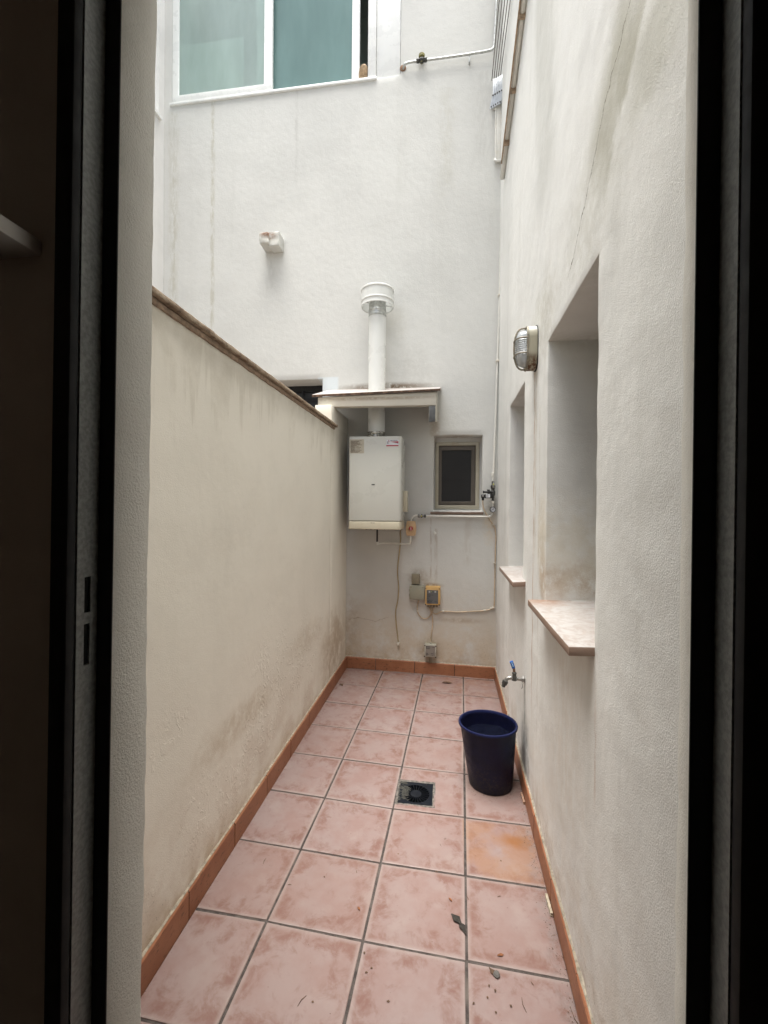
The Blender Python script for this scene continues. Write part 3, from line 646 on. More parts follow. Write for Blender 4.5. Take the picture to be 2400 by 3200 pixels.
s0, s1 = PW('J', 245, 1482, YB-.03), PW('J', 1168, 1538, YB-.03)
MB().slab('y', s0.x, s1.x, s1.z, s0.z, YB-.028, YB+.09, res=.03).build('sill', M_coping, win, bevel=.004, rough=.002, rfreq=30)
# dark barred window of the neighbouring yard
nwin = MB().slab('y', nw[0], nw[1], nw[2], nw[3], YB+.20, YB+.25, [(nw[0]+.05, nw[1]-.05, nw[2]+.05, nw[3]-.055)]).build('window', M_black, back)
MB().box(nw[0]+.04, nw[1]-.04, YB+.225, YB+.232, nw[2]+.04, nw[3]-.045).build('pane', M_glass_dark, nwin)
for i in range(6): MB().box(nw[1]-.25-.15*i, nw[1]-.238-.15*i, YB+.19, YB+.20, nw[2], nw[3]-.03).build('bar', M_black, nwin)
for i in range(3): MB().box(nw[0], nw[1], YB+.185, YB+.19, nw[3]-.135-.4*i, nw[3]-.122-.4*i).build('bar', M_black, nwin)
# ------------------------------------------------------------------ upper sliding window
wx = lambda x: PYp(*k('A', x, 430), YB).x
Z0 = 5.152; Z1 = 6.5
U_ = MB(); U_.slab('y', uw[0]+.001, uw[1]-.001, Z0+.001, Z1, YB+.13, YB+.20, [(uw[0]+.05, wx(1243), Z0+.03, Z1-.05)]); uwn = U_.build('window', M_alu, back, bevel=.003)
def sash(x0_, x1_, yy, zlo, rail, sl_, sr_, gm):
    s = MB().slab('y', x0_, x1_, zlo, Z1-.02, yy, yy+.03, [(x0_+sl_, x1_-sr_, zlo+rail, Z1-.08)]).build('sash', M_alu, uwn, bevel=.003)
    MB().box(x0_+sl_-.005, x1_-sr_+.005, yy+.012, yy+.018, zlo+rail-.005, Z1-.075).build('pane', gm, s); return s
xA, xB, xC, xD, xE = uw[0]+.002, wx(705), wx(748), wx(1155), wx(1195)
sash(xA, xC, YB-.004, Z0-.002, .068, .062, xC-xB, M_frostL)
sash(wx(655)+.005, xE, YB+.034, Z0+.008, .032, xC-wx(655)-.02, xE-xD, M_frost)
MB().slab('y', wx(1243), wx(1285), Z0+.003, Z1-.01, YB-.006, YB+.10).build('frame', M_alu, uwn, bevel=.004)
MB().slab('y', wx(1286), uw[1]-.003, Z0+.004, Z1-.01, YB+.012, YB+.10).build('panel', M_alu, uwn, bevel=.003)
MB().slab('y', uw[0]-.02, wx(1290), Z0-.026, Z0-.003, YB-.016, YB+.10).build('sill', M_alu, uwn, bevel=.003)
MB().box(wx(250), wx(580), YB+.075, YB+.085, Z0-.0, 5.75).build('blind', M_curtain, uwn)
MB().box(wx(655)+.03, wx(675), YB+.08, YB+.10, Z0, Z1).build('stile', M_alu, uwn)
rb = MB(); rb.slab('y', -2.3, 1.2, Z0-.15, Z1+.1, YB+.85, YB+.9); rb.slab('z', -2.3, 1.2, YB+.2, YB+.9, Z0-.16, Z0-.2); rb.slab('z', -2.3, 1.2, YB+.2, YB+.9, Z1+.1, Z1+.15); rb.slab('x', YB+.2, YB+.9, Z0-.2, Z1+.15, -2.3, -2.35); rb.slab('x', YB+.2, YB+.9, Z0-.2, Z1+.15, 1.2, 1.25)
rb.build('interior', M_int, uwn)
c_ = PYp(*k('A', 1217, 395), YB+.02); pot = MB()
pr = [(.0, 0), (.028, .0)]
for i in range(9): pr += [(.034+.006*math.sin(i*.35), .008+.012*i), (.030+.006*math.sin(i*.35), .014+.012*i)]
pr += [(.02, .125), (0, .135)]
tag(pot.lathe((c_.x, YB+.015, Z0+.0005), (.12, 0, 1), pr, 20).build('clay_pot', M_clay, loc=(c_.x, YB+.02, Z0), smooth=True), 'small ribbed clay pot standing in the open gap of the upper window', 'pot')
# stub on the wall
s0, s1 = PYp(*k('A', 690, 1212), YB-.10), PYp(*k('A', 787, 1278), YB-.10)
xm = s0.x+.075
st_ = MB().slab('y', s0.x+.004, xm+.01, s1.z+.012, s0.z-.022, YB-.150, YB+.002, res=.016); st_.slab('y', xm, s1.x, s1.z, s0.z, YB-.118, YB+.002, res=.016)
tag(st_.build('concrete_stub', plaster('stub_paint', (.60, .60, .565, 1), [S_patch('x', (s0.x+s1.x)/2-.01, s0.z-.035, .09, .045, (.20, .07, .03, 1), 1.0, 25), S_patch('x', (s0.x+s1.x)/2, s0.z-.06, .12, .10, (.46, .40, .30, 1), .25, 12)], grain=120), loc=((s0.x+s1.x)/2, YB, s1.z), bevel=.004, rough=.007, rfreq=26), 'chipped concrete stub jutting from the far wall, stained with rust', 'stub')
# ------------------------------------------------------------------ water heater and flue
YBF = 2.065
bl = PYp(*k('I', 207, 1788), YBF); br = PYp(*k('I', 1112, 1788), YBF); tl = PYp(*k('I', 222, 190), YBF); mid = PYp(*k('I', 207, 1648), YBF)
bx0, bx1, bz0, bz1, bzm = .150, br.x+.004, bl.z, tl.z, mid.z
boiler = thing('water_heater', ((bx0+bx1)/2, YB, bz0), 'white wall-hung gas water heater with two stickers under the canopy', 'water heater')
def rbox(mb, x0, x1, y0, y1, z0, z1, rl, rr, n=6):             # box with rounded vertical front edges
    poly = []
    for i in range(n+1): a = math.pi+math.pi/2*i/n; poly.append((x0+rl+rl*math.cos(a), y0+rl+rl*math.sin(a)))
    for i in range(n+1): a = 1.5*math.pi+math.pi/2*i/n; poly.append((x1-rr+rr*math.cos(a), y0+rr+rr*math.sin(a)))
    poly += [(x1, y1), (x0, y1)]
    return mb.prism([(a, b, z0) for a, b in poly], (0, 0, z1-z0))
rbox(MB(), bx0, bx1, YBF, YB-.045, bzm+.002, bz1, .012, .026).build('casing', M_boiler, boiler, bevel=.007, seg=3, angle=50)
rbox(MB(), bx0+.001, bx1-.001, YBF+.001, YB-.045, bz0, bzm-.002, .012, .026).build('lower_panel', M_boiler2, boiler, bevel=.005, seg=3, angle=50)
MB().box(bx0+.02, bx1-.02, YBF+.02, YB+.002, bz0+.012, bz1-.012).build('chassis', M_grey2, boiler)
c = PYp(*k('I', 643, 1020), YBF); sl = MB(); sl.prism([(c.x+.0135*math.copysign(1, math.cos(a))*.7+.0045*math.cos(a), YBF-.0012, c.z+.0042*math.sin(a)) for a in [i*math.pi/8 for i in range(16)]], (0, .004, 0)).build('sight_slot', M_void, boiler)
a, b = PYp(*k('I', 236, 240), YBF), PYp(*k('I', 484, 478), YBF); stk = MB().box(a.x, b.x, YBF-.0012, YBF+.001, b.z, a.z).build('instruction_label', M_paper, boiler)
pm = MB(); rr_ = random.Random(4)
for ln in range(9):
    for sub in range(2):
        zz = a.z-.010-ln*(a.z-b.z-.014)/9-sub*.0048; xx = a.x+.010; end = b.x-.012-(rr_.random()*.03 if sub == 0 else .02+rr_.random()*.045)
        while xx < end: wl_ = rr_.uniform(.004, .012); pm.box(xx, min(xx+wl_, end), YBF-.0016, YBF-.0011, zz-.0034, zz); xx += wl_+.0012
    if ln: pm.box(a.x+.005, a.x+.0072, YBF-.0016, YBF-.0011, zz+.0012, zz+.0046)
pm.build('small_print', M_ink2, stk)['kind'] = 'stuff'
a, b = PYp(*k('I', 870, 246), YBF), PYp(*k('I', 1080, 358), YBF); stk = MB().box(a.x, b.x, YBF-.0012, YBF+.001, b.z, a.z).build('service_sticker', M_sticker, boiler)
ws, hs_ = b.x-a.x, a.z-b.z; yy = YBF-.0014
MB().prism([(a.x+ws*.28, yy, a.z-hs_*.30), (b.x-.001, yy, a.z-hs_*.24), (b.x-.001, yy, a.z-hs_*.50)], (0, -.0002, 0)).build('red_wedge', M_redp, stk)
MB().prism([(a.x+ws*.45, yy, a.z-hs_*.40), (b.x-.001, yy, a.z-hs_*.51), (b.x-.001, yy, a.z-hs_*.58)], (0, -.0002, 0)).build('blue_wedge', M_navy, stk)
MB().box(a.x, b.x, yy-.0002, yy, b.z+.001, b.z+hs_*.20).build('red_stripe', M_redp, stk)
text('S', hs_*.46, M_redp, stk, (a.x+ws*.15, yy, a.z-hs_*.36), bold=.0004); text('S', hs_*.46, M_navy, stk, (a.x+ws*.06, yy, a.z-hs_*.58), bold=.0004)
text('SERVITECNIA', hs_*.17, M_navy, stk, (a.x+ws*.32, yy, a.z-hs_*.19), width=ws*.60, bold=.0003)
c = PYp(*k('I', 600, 1686), YBF); text('Beretta', .010, M_ink2, boiler, (c.x, YBF+.0004, c.z), width=.031, bold=.0003)
a, b = PYp(*k('I', 1165, 1128), YBF+.17), PYp(*k('I', 1225, 1488), YBF+.17); MB().box(bx1-.004, b.x, YBF+.17, YBF+.27, b.z, a.z).build('side_cover', M_boiler2, boiler, bevel=.003)
c = PYp(*k('I', 712, 1795), YBF+.14); c2 = PYp(*k('I', 712, 2015), YBF+.14); MB().tube([(c.x, c.y, bz0+.02), (c.x, c.y, c2.z)], .0075).build('hose', M_black, boiler, smooth=True)
hz = c2.z; hx = c.x; hy = c.y
for xx in (.26, .30, .335): MB().tube([(xx, YBF+.2, bz0+.02), (xx, YBF+.2, bz0-.012)], .009).build('union_nut', M_gun, boiler, smooth=True)
c = PYp(*k('I', 842, 1800), YBF+.1); MB().tube([(c.x, c.y, bz0+.02), (c.x, c.y, c.z)], .0075).build('drain_stub', M_black, boiler, smooth=True)
YF_ = 2.215; fc = PYp(*k('C', 577, 600), YF_).x; rad = .070
flue = thing('flue_pipe', (fc, YF_, bz1), 'white flue pipe with drum cap rising through the canopy slab', 'flue')
ztop = 3.01
MB().lathe((fc, YF_, 0), (0, 0, 1), [(rad, bz1+.03), (rad, ztop)], 40).build('pipe', M_flue, flue, smooth=True)
fo = []
for i in range(14): fo.append((rad+.004+(.004 if i % 2 else -.002)*random.random()*1.5, bz1-.002+.055*i/13))
fm = MB().lathe((fc, YF_, 0), (0, 0, 1), fo, 40)
for v in fm.v: d_ = mnoise.noise(v*55)*.005; v.x += d_; v.y += d_
fm.build('foil_wrap', M_foil, flue)
zz = ztop; MB().lathe((fc, YF_, 0), (0, 0, 1), [(rad+.002, zz-.004), (rad+.004, zz), (rad+.004, zz+.012), (rad+.001, zz+.015), (rad+.001, zz+.036), (rad+.004, zz+.039), (rad+.004, zz+.05), (rad+.001, zz+.053), (rad+.001, zz+.14)], 40).build('collar', M_galv, flue, smooth=True)
cz0, cz1 = 3.085, 3.235; ro = .131
cap = MB().lathe((fc, YF_, 0), (0, 0, 1), [(ro-.003, cz0+.005), (ro, cz0), (ro+.003, cz0+.004), (ro+.001, cz0+.012), (ro+.001, cz0+.035), (ro+.006, cz0+.040), (ro+.006, cz0+.048), (ro+.001, cz0+.053), (ro+.001, cz1-.024), (ro+.006, cz1-.020), (ro+.006, cz1-.010), (ro, cz1-.003), (ro-.003, cz1-.004), (ro-.003, cz0+.005)], 48, cap=False)
cap.lathe((fc, YF_, 0), (0, 0, 1), [(0, cz1-.020), (.074, cz1-.022), (.074, cz1-.018), (0, cz1-.012)], 48); cp_ = cap.build('cap', M_flue, flue, smooth=True)
for i in range(4):
    a = .5+i*math.pi/2; MB().tube([(fc+rad*math.cos(a), YF_+rad*math.sin(a), cz0+.03), (fc+ro*math.cos(a)*.99, YF_+ro*math.sin(a)*.99, cz0+.03)], .004, 6).build('strut', M_galv, cp_)
# ------------------------------------------------------------------ gas pipework
gy = YB-.035
def Wg(c, x, y, yy=gy): return PYp(*k(c, x, y), yy)
gp = thing('gas_pipe', (.9, YB, 1.35), 'thin white gas pipe running below the small window to the water heater', 'pipe')
pth = [Vector((hx, hy, hz+.004)), Vector((hx, hy, hz-.018))]
MB().tube(pth, .0105).build('elbow', M_pipe, gp, smooth=True)
e0 = Wg('I', 1285, 2050); e1 = Wg('I', 1285, 1900)
low = [(hx, hy, hz-.012), (hx+.012, hy+.02, hz-.016), (hx+.05, gy, hz-.018), (e0.x-.04, gy, e0.z+.001), (e0.x-.008, gy, e0.z+.004), (e0.x, gy, e0.z+.022), (e1.x, gy, e1.z+.02)]
MB().tube(smoothpath(low, 4), .0085).build('lower_run', M_pipe, gp, smooth=True)
t0 = Wg('I', 1297, 1665); t1 = Wg('I', 1410, 1556); g_end = Wg('P', 790, 1700)
MB().tube(smoothpath([t0, Wg('I', 1300, 1625), Wg('I', 1330, 1575), Wg('I', 1380, 1556), t1, Wg('J', 60, 1561)], 4), .0085).build('bend', M_pipe, gp, smooth=True)
hp = [Wg('J', 140, 1561), Wg('J', 400, 1565), Wg('J', 800, 1571), Wg('J', 1210, 1575), Wg('J', 1270, 1568), Wg('J', 1305, 1540), g_end, Wg('P', 805, 1560)]
MB().tube(smoothpath(hp, 4), .0085).build('long_run', M_pipe, gp, smooth=True)
vv0, vv1 = Wg('J', 30, 1561), Wg('J', 170, 1561); vz = vv0.z; vc = (vv0+vv1)/2
vm = MB().lathe((vv0.x, gy, vz), (1, 0, 0), [(.010, 0), (.013, .001), (.013, .016), (.009, .018), (.009, .026), (.015, .030), (.016, vv1.x-vv0.x-.030), (.009, vv1.x-vv0.x-.026), (.009, vv1.x-vv0.x-.018), (.013, vv1.x-vv0.x-.016), (.013, vv1.x-vv0.x), (.010, vv1.x-vv0.x+.001)], 16)
vo = vm.build('shutoff_valve', M_gun, gp, smooth=True)
lv = MB().box(vc.x-.030, vc.x+.022, gy-.032, gy-.026, vz-.007, vz+.007); lv.tube([(vc.x, gy-.036, vz), (vc.x, gy, vz)], .006, 8); lv.build('lever', M_steel, vo, bevel=.002)
MB().lathe((vc.x, gy-.034, vz), (0, -1, 0), [(.006, 0), (.006, .003), (0, .005)], 12).build('handle_cap', simple('yellow_cap', (.52, .47, .10, 1), .5), vo, smooth=True)
# gas shut-off switch box with red knob
sx0, sz1 = PYp(*k('I', 1203, 1650), YB-.06).x, PYp(*k('I', 1290, 1650), YB-.06).z; sx1, sz0 = PYp(*k('I', 1380, 1905), YB-.06).x, PYp(*k('I', 1290, 1905), YB-.06).z
sb = thing('switch_box', ((sx0+sx1)/2, YB, sz0), 'beige wall switch box with a round red knob beside the water heater', 'switch')
cxs, czs = (sx0+sx1)/2, (sz0+sz1)/2; hw, hh = (sx1-sx0)/2, (sz1-sz0)/2
poly = [(cxs-hw*.70, sz0), (cxs+hw*.70, sz0), (cxs+hw*.86, sz0+hh*.12), (cxs+hw, czs-hh*.2), (cxs+hw, czs+hh*.2), (cxs+hw*.80, sz1), (cxs-hw*.80, sz1), (cxs-hw, czs+hh*.2), (cxs-hw, czs-hh*.2), (cxs-hw*.86, sz0+hh*.12)]
MB().prism([(a, YB-.052, b) for a, b in poly], (0, .053, 0)).build('case', M_beige, sb, bevel=.005)
MB().lathe((cxs+.002, YB-.052, czs), (0, -1, 0), [(.029, -.002), (.029, .005), (.026, .009), (.022, .010), (.021, .006), (.015, .006)], 32).build('collar', M_beige, sb, smooth=True)
kb = MB().lathe((cxs+.002, YB-.052, czs), (0, -1, 0), [(.0165, .003), (.0165, .014), (.014, .016), (0, .016)], 32).build('knob', M_red, sb, smooth=True)
MB().box(cxs, cxs+.004, YB-.0700, YB-.067, czs-.013, czs+.013).build('pointer', M_sticker, kb)
# vertical supply pipe down to the regulator
vp = thing('supply_pipe', (1.3, YB, 1.6), 'long thin white pipe running down the far wall beside the corner', 'pipe')
pp = [W('L', 727, 1390, .02), W('B', 512, 690, .02), W('B', 506, 1000, .02), W('E', 298, 0, .02), W('E', 289, 300, .02), W('E', 281, 520, .02), W('E', 272, 800, .02), W('E', 262, 1060, .03), W('P', 830, 300, .035)]
MB().tube(pp, .0085).build('pipe', M_pipe, vp, smooth=True)
for c in (('E', 297, 40), ('E', 285, 420), ('L', 735, 1660)):
    q = W(*c, .02); MB().box(q.x-.013, q.x+.022, YB-.034, YB+.001, q.z-.008, q.z+.008).build('clip', M_clip, vp, bevel=.002)
q = W('P', 830, 40, .033); MB().lathe((q.x, q.y, q.z-.016), (0, 0, 1), [(.009, 0), (.0125, .002), (.0125, .014), (.010, .016), (.0125, .018), (.0125, .030), (.009, .032)], 14).build('joint', M_pipe, vp, smooth=True)
# regulator with valve and solenoid
yg = YB-.05
def Pg(x, y): return PYp(*k('P', x, y), yg)
reg = thing('gas_regulator', (Pg(830, 800).x, YB, Pg(830, 1170).z), 'dark gas regulator with black knob and labelled solenoid beside the corner', 'regulator')
c0 = Pg(830, 1170); c1 = Pg(830, 330)
L_ = c1.z-c0.z; pr = [(.0, 0), (.011, .0), (.011, .004), (.007, .010), (.007, .018), (.012, .024), (.013, .034), (.0155, .042), (.019, .052), (.020, L_*.46), (.017, L_*.50), (.014, L_*.53), (.014, L_*.60), (.017, L_*.64), (.019, L_*.68), (.019, L_*.77), (.014, L_*.80), (.011, L_*.84), (.011, L_*.99), (0, L_)]
MB().lathe((c0.x, yg, c0.z), (0, 0, 1), pr, 20).build('body', M_gun, reg, smooth=True)
k0, k1 = Pg(395, 800), Pg(720, 800); lk = k1.x-k0.x
MB().lathe((k0.x, yg-.012, k0.z), (1, 0, 0), [(0, 0), (.012, .0), (.0125, .004), (.008, .010), (.0075, lk*.45), (.009, lk*.5), (.007, lk*.55), (.012, lk*.6), (.013, lk*.95), (.008, lk*1.15), (.008, lk+.02)], 18).build('side_knob', M_dark, reg, smooth=True)
q = Pg(635, 790); MB().lathe((q.x, yg-.012, q.z-.018), (0, 0, 1), [(.008, 0), (.006, .016), (.013, .036), (0, .037)], 14).build('wing_nut', M_gun, reg, smooth=True)
a, b = Pg(500, 880), Pg(715, 1065); sol = MB().box(a.x-.002, b.x+.02, yg-.020, yg+.02, b.z, a.z).build('solenoid', M_dark, reg, bevel=.003)
a, b = Pg(512, 888), Pg(700, 1035); lb = MB().box(a.x, b.x, yg-.0212, yg-.019, b.z, a.z).build('label_plate', M_sticker, sol)
text('WATTS', .005, M_ink, lb, (a.x+.006, yg-.0214, a.z-.0075), width=.013, bold=.0002); pm = MB()
for i in range(4): pm.box(a.x+.004, a.x+.02+.008*((i*7) % 3)/2, yg-.0215, yg-.0211, a.z-.011-.0035*i, a.z-.0098-.0035*i)
pm.build('small_print', M_ink2, lb)['kind'] = 'stuff'
a, b = Pg(325, 905), Pg(500, 1050); pb = MB().box(a.x, b.x+.004, yg-.026, yg+.006, b.z, a.z).build('plug', M_dark, reg, bevel=.003)
q = Pg(393, 972); MB().lathe((q.x, yg-.026, q.z), (0, -1, 0), [(.0075, -.001), (.0075, .002), (.006, .003), (0, .003)], 18).build('screw', M_steel, pb, smooth=True)
a, b = Pg(345, 1050), Pg(455, 1160); MB().lathe(((a.x+b.x)/2, yg-.010, b.z), (0, 0, 1), [(.009, 0), (.010, .002), (.010, .012), (.011, .014), (.011, .03)], 14).build('gland', M_dark, reg, smooth=True)
q = Pg(845, 470); lvv = MB().prism([(q.x-.011, yg-.030, q.z-.030), (q.x+.011, yg-.030, q.z-.030), (q.x+.004, yg-.030, q.z+.022), (q.x-.004, yg-.030, q.z+.022)], (0, .005, 0)); lvv.tube([(q.x, yg-.026, q.z), (q.x, yg, q.z)], .006, 8); lvv.build('lever', M_steel, reg, bevel=.001)
MB().lathe((q.x, yg-.030, q.z), (0, -1, 0), [(.007, 0), (.007, .004), (0, .006)], 14).build('yellow_cap', simple('lime_cap', (.55, .55, .20, 1), .5), reg, smooth=True)
MB().tube([(c0.x, yg+.005, c0.z+.06), (c0.x, YB+.001, c0.z+.06)], .008, 8).build('wall_fixing', M_gun, reg)
# pressure gauge
gc = Pg(828, 1550); gr = .0245
pg = thing('pressure_gauge', (gc.x, YB, gc.z-gr), 'round dial pressure gauge on the pipe right of the small window', 'gauge')
MB().lathe((gc.x, yg, gc.z), (0, -1, 0), [(0, -.012), (gr-.003, -.012), (gr, -.008), (gr, .010), (gr-.0015, .012), (gr-.004, .012), (gr-.0045, .008)], 36).build('case', M_gun, pg, smooth=True)
dl = MB().lathe((gc.x, yg-.0085, gc.z), (0, -1, 0), [(gr-.004, 0), (0, .0002)], 36).build('dial', simple('dial_face', (.50, .51, .54, 1), .3), pg)
nd = MB().prism([(gc.x+.004, yg-.0100, gc.z+.007), (gc.x+.007, yg-.0100, gc.z+.004), (gc.x-.0125, yg-.0100, gc.z-.0105), (gc.x-.0135, yg-.0100, gc.z-.0095)], (0, .0006, 0)); nd.build('needle', M_ink, dl)
tk = MB()
for i in range(11):
    a = math.radians(-135+270*i/10); ca, sa = math.sin(a), math.cos(a)
    tk.tube([(gc.x+ca*(gr-.009), yg-.0092, gc.z+sa*(gr-.009)), (gc.x+ca*(gr-.0055), yg-.0092, gc.z+sa*(gr-.0055))], .0005, 4)
tk.build('scale_marks', M_ink, dl)
MB().tube([(gc.x, yg, gc.z+gr-.004), (gc.x, yg, c0.z-.02)], .006, 10).build('stem', M_pipe, pg, smooth=True)
MB().lathe((gc.x, yg, c0.z-.024), (0, 0, 1), [(.008, 0), (.0115, .002), (.0115, .010), (.009, .012), (.0115, .014), (.0115, .022), (.008, .024)], 12).build('union_nut', M_pipe, pg, smooth=True)
# ------------------------------------------------------------------ wall boxes and cables
def wallbox(name, c0_, c1_, depth, mat, label, cat, bev=.006):
    a, b = PYp(*k(*c0_), YB-depth), PYp(*k(*c1_), YB-depth)
    t = thing(name, ((a.x+b.x)/2, YB, b.z), label, cat); return t, a, b
t, a, b = wallbox('junction_box', ('K', 283, 170), ('K', 408, 337), .035, M_grey1, 'small drab blank cover box on top of the grey junction box', 'box'); MB().box(a.x, b.x, YB-.026, YB+.001, b.z, a.z).build('base', M_grey1, t, bevel=.004); MB().box(a.x+.002, b.x-.002, YB-.035, YB-.027, b.z+.002, a.z-.002).build('lid', M_grey1, t, bevel=.004)
t, a, b = wallbox('junction_box', ('K', 252, 352), ('K', 480, 578), .05, M_grey2, 'square grey green junction box with screwed lid beside the ochre unit', 'box'); MB().box(a.x, b.x, YB-.035, YB+.001, b.z, a.z).build('base', M_grey2, t, bevel=.006); ld = MB().box(a.x-.001, b.x+.001, YB-.05, YB-.036, b.z-.001, a.z+.001).build('lid', M_grey2, t, bevel=.006)
for sx in (a.x+.012, b.x-.012):
    for sz in (a.z-.012, b.z+.012): MB().lathe((sx, YB-.0500, sz), (0, -1, 0), [(.005, -.001), (.005, .001), (.003, .0015), (0, .0005)], 12).build('screw', M_grey1, ld, smooth=True)
for sz in (a.z-.045, a.z-.085): MB().lathe((a.x-.006, YB-.02, sz), (1, 0, 0), [(.007, 0), (.009, .002), (.009, .008)], 12).build('knockout', M_grey2, t, smooth=True)
gx = PYp(*k('K', 392, 585), YB-.02); MB().lathe((gx.x, YB-.02, b.z-.012), (0, 0, 1), [(.007, 0), (.010, .003), (.010, .014)], 12).build('gland', M_grey2, t, smooth=True)
t, a, b = wallbox('gas_alarm', ('K', 498, 372), ('K', 722, 663), .055, M_orange, 'ochre gas alarm unit with grey panel and two square buttons', 'alarm unit'); yf = YB-.055
MB().box(a.x+.002, b.x+.006, YB-.04, YB+.001, b.z+.001, a.z+.004).build('base', M_orange, t, bevel=.005); MB().box(a.x, b.x+.004, yf, YB-.041, b.z, a.z).build('lid', M_orange, t, bevel=.005)
p0, p1 = PYp(*k('K', 520, 420), yf), PYp(*k('K', 698, 640), yf); pn = MB().box(p0.x, p1.x, yf-.001, yf+.002, p1.z, p0.z).build('panel', M_panel, t)
for cx_ in (564, 656): q = PYp(*k('K', cx_, 450), yf); MB().box(q.x-.0072, q.x+.0072, yf-.003, yf-.0005, q.z-.0072, q.z+.0072).build('button', simple('button_grey', (.42, .42, .42, 1), .5), pn, bevel=.001)
q = PYp(*k('K', 596, 448), yf); MB().lathe((q.x, yf-.001, q.z), (0, -1, 0), [(.0035, 0), (.003, .002), (0, .003)], 12).build('lamp', simple('lamp_green', (.40, .45, .10, 1), .3), pn, smooth=True)
def shield(p, s, par): MB().prism([(p.x-s, p.y, p.z+s*.8), (p.x+s, p.y, p.z+s*.8), (p.x+s*.9, p.y, p.z-s*.1), (p.x, p.y, p.z-s), (p.x-s*.9, p.y, p.z-s*.1)], (0, -.0003, 0)).build('shield_mark', M_ink, par)
q = PYp(*k('K', 544, 603), yf-.001); shield(q, .0062, pn); q = PYp(*k('K', 559, 609), yf-.0011); text('WATTS', .009, M_ink, pn, (q.x, yf-.0012, q.z), width=.024, bold=.0004)
pm = MB()
for (u0, u1, v) in ((530, 590, 497), (600, 622, 499), (530, 575, 518), (530, 550, 545), (530, 548, 556), (530, 580, 580), (592, 614, 580), (640, 690, 607), (545, 600, 625)):
    qa, qb = PYp(*k('K', u0, v), yf-.001), PYp(*k('K', u1, v), yf-.001); pm.box(qa.x, qb.x, yf-.0014, yf-.0009, qa.z-.0022, qa.z+.0012)
pm.build('small_print', M_ink, pn)['kind'] = 'stuff'
for cx_, cz_ in ((505, 396), (718, 404), (500, 648), (716, 657)): q = PYp(*k('K', cx_, cz_), yf); MB().lathe((q.x, yf, q.z), (0, -1, 0), [(.0045, -.001), (.0045, .0008), (0, .0008)], 12).build('screw', M_void, t)
for u in (540, 580, 635, 680): q = PYp(*k('K', u, 690), YB-.025); MB().lathe((q.x, YB-.025, q.z), (0, 0, 1), [(.007, 0), (.009, .003), (.009, .016)], 12).build('gland', M_grey1, t, smooth=True)
t, a, b = wallbox('gas_sensor', ('K', 490, 1275), ('K', 665, 1480), .05, M_grey2, 'grey gas sensor box low on the far wall just above the skirting', 'sensor'); yf = YB-.05
MB().box(a.x, b.x, YB-.036, YB+.001, b.z, a.z).build('base', M_grey2, t, bevel=.004); MB().box(a.x-.002, b.x+.002, yf, YB-.037, b.z-.002, a.z+.002).build('lid', simple('sensor_case', (.42, .40, .34, 1), .5), t, bevel=.004)
p0, p1 = PYp(*k('K', 500, 1292), yf), PYp(*k('K', 658, 1468), yf); pn = MB().box(p0.x+.003, p1.x-.004, yf-.001, yf+.002, p1.z+.003, p0.z-.002).build('panel', M_panel2, t)
q = PYp(*k('K', 518, 1316), yf-.001); shield(q, .0050, pn); q = PYp(*k('K', 530, 1320), yf-.001); text('WATTS', .007, M_ink, pn, (q.x, yf-.0012, q.z), width=.021, bold=.0004); pm = MB()
for (u0, u1, v) in ((510, 572, 1340), (610, 645, 1318), (510, 540, 1412), (510, 545, 1426), (510, 548, 1440), (585, 628, 1420), (620, 628, 1395), (600, 615, 1448)):
    qa, qb = PYp(*k('K', u0, v), yf-.001), PYp(*k('K', u1, v), yf-.001); pm.box(qa.x, qb.x, yf-.0014, yf-.0009, qa.z-.0024, qa.z+.0012)
pm.build('small_print', M_ink, pn)['kind'] = 'stuff'
for cx_, cz_ in ((491, 1292), (664, 1306), (485, 1465), (660, 1480)): q = PYp(*k('K', cx_, cz_), yf); MB().lathe((q.x, yf, q.z), (0, -1, 0), [(.005, -.001), (.005, .001), (0, .001)], 12).build('screw', M_void, t)
q = PYp(*k('K', 583, 1262), YB-.025); MB().lathe((q.x, YB-.025, a.z-.004), (0, 0, 1), [(.011, 0), (.011, .008), (.008, .014), (.006, .016)], 12).build('gland', M_grey2, t, smooth=True)
q = PYp(*k('K', 575, 1485), YB-.02); q2 = PYp(*k('K', 575, 1562), YB-.02); MB().lathe((q.x, YB-.022, q2.z), (0, 0, 1), [(.006, 0), (.011, .006), (.011, q.z-q2.z+.01)], 14).build('probe', M_grey1, t, smooth=True)
def cable(name, pts, r, mat, label, clips=(), cat='cable', part='cord', offs=.007):
    P_ = [W(*c, offs) for c in pts]; t = thing(name, (P_[0].x, YB, min(p_.z for p_ in P_)), label, cat)
    MB().tube(smoothpath(P_, 5), r, 8).build(part, mat, t, smooth=True)
    for c in clips: q = W(*c, offs); MB().box(q.x-.009, q.x+.009, YB-.016, YB+.001, q.z-.005, q.z+.006).build('clip', M_clip, t, bevel=.002)
    return t
t = cable('power_cable', [('I', 1165, 1760), ('I', 1120, 1800), ('I', 1112, 1850), ('D', 586, 1130), ('D', 578, 1220), ('D', 567, 1310), ('D', 564, 1380), ('D', 572, 1480), ('D', 566, 1570), ('D', 551, 1650), ('D', 553, 1730), ('D', 562, 1810), ('D', 569, 1875)], .0048, M_cord, 'loose yellowed cable hanging from the water heater with a cream connector')
q = W('D', 570, 1890, .010); MB().box(q.x-.012, q.x+.012, YB-.022, YB+.001, q.z-.013, q.z+.013).build('connector', M_clip, t, bevel=.003)
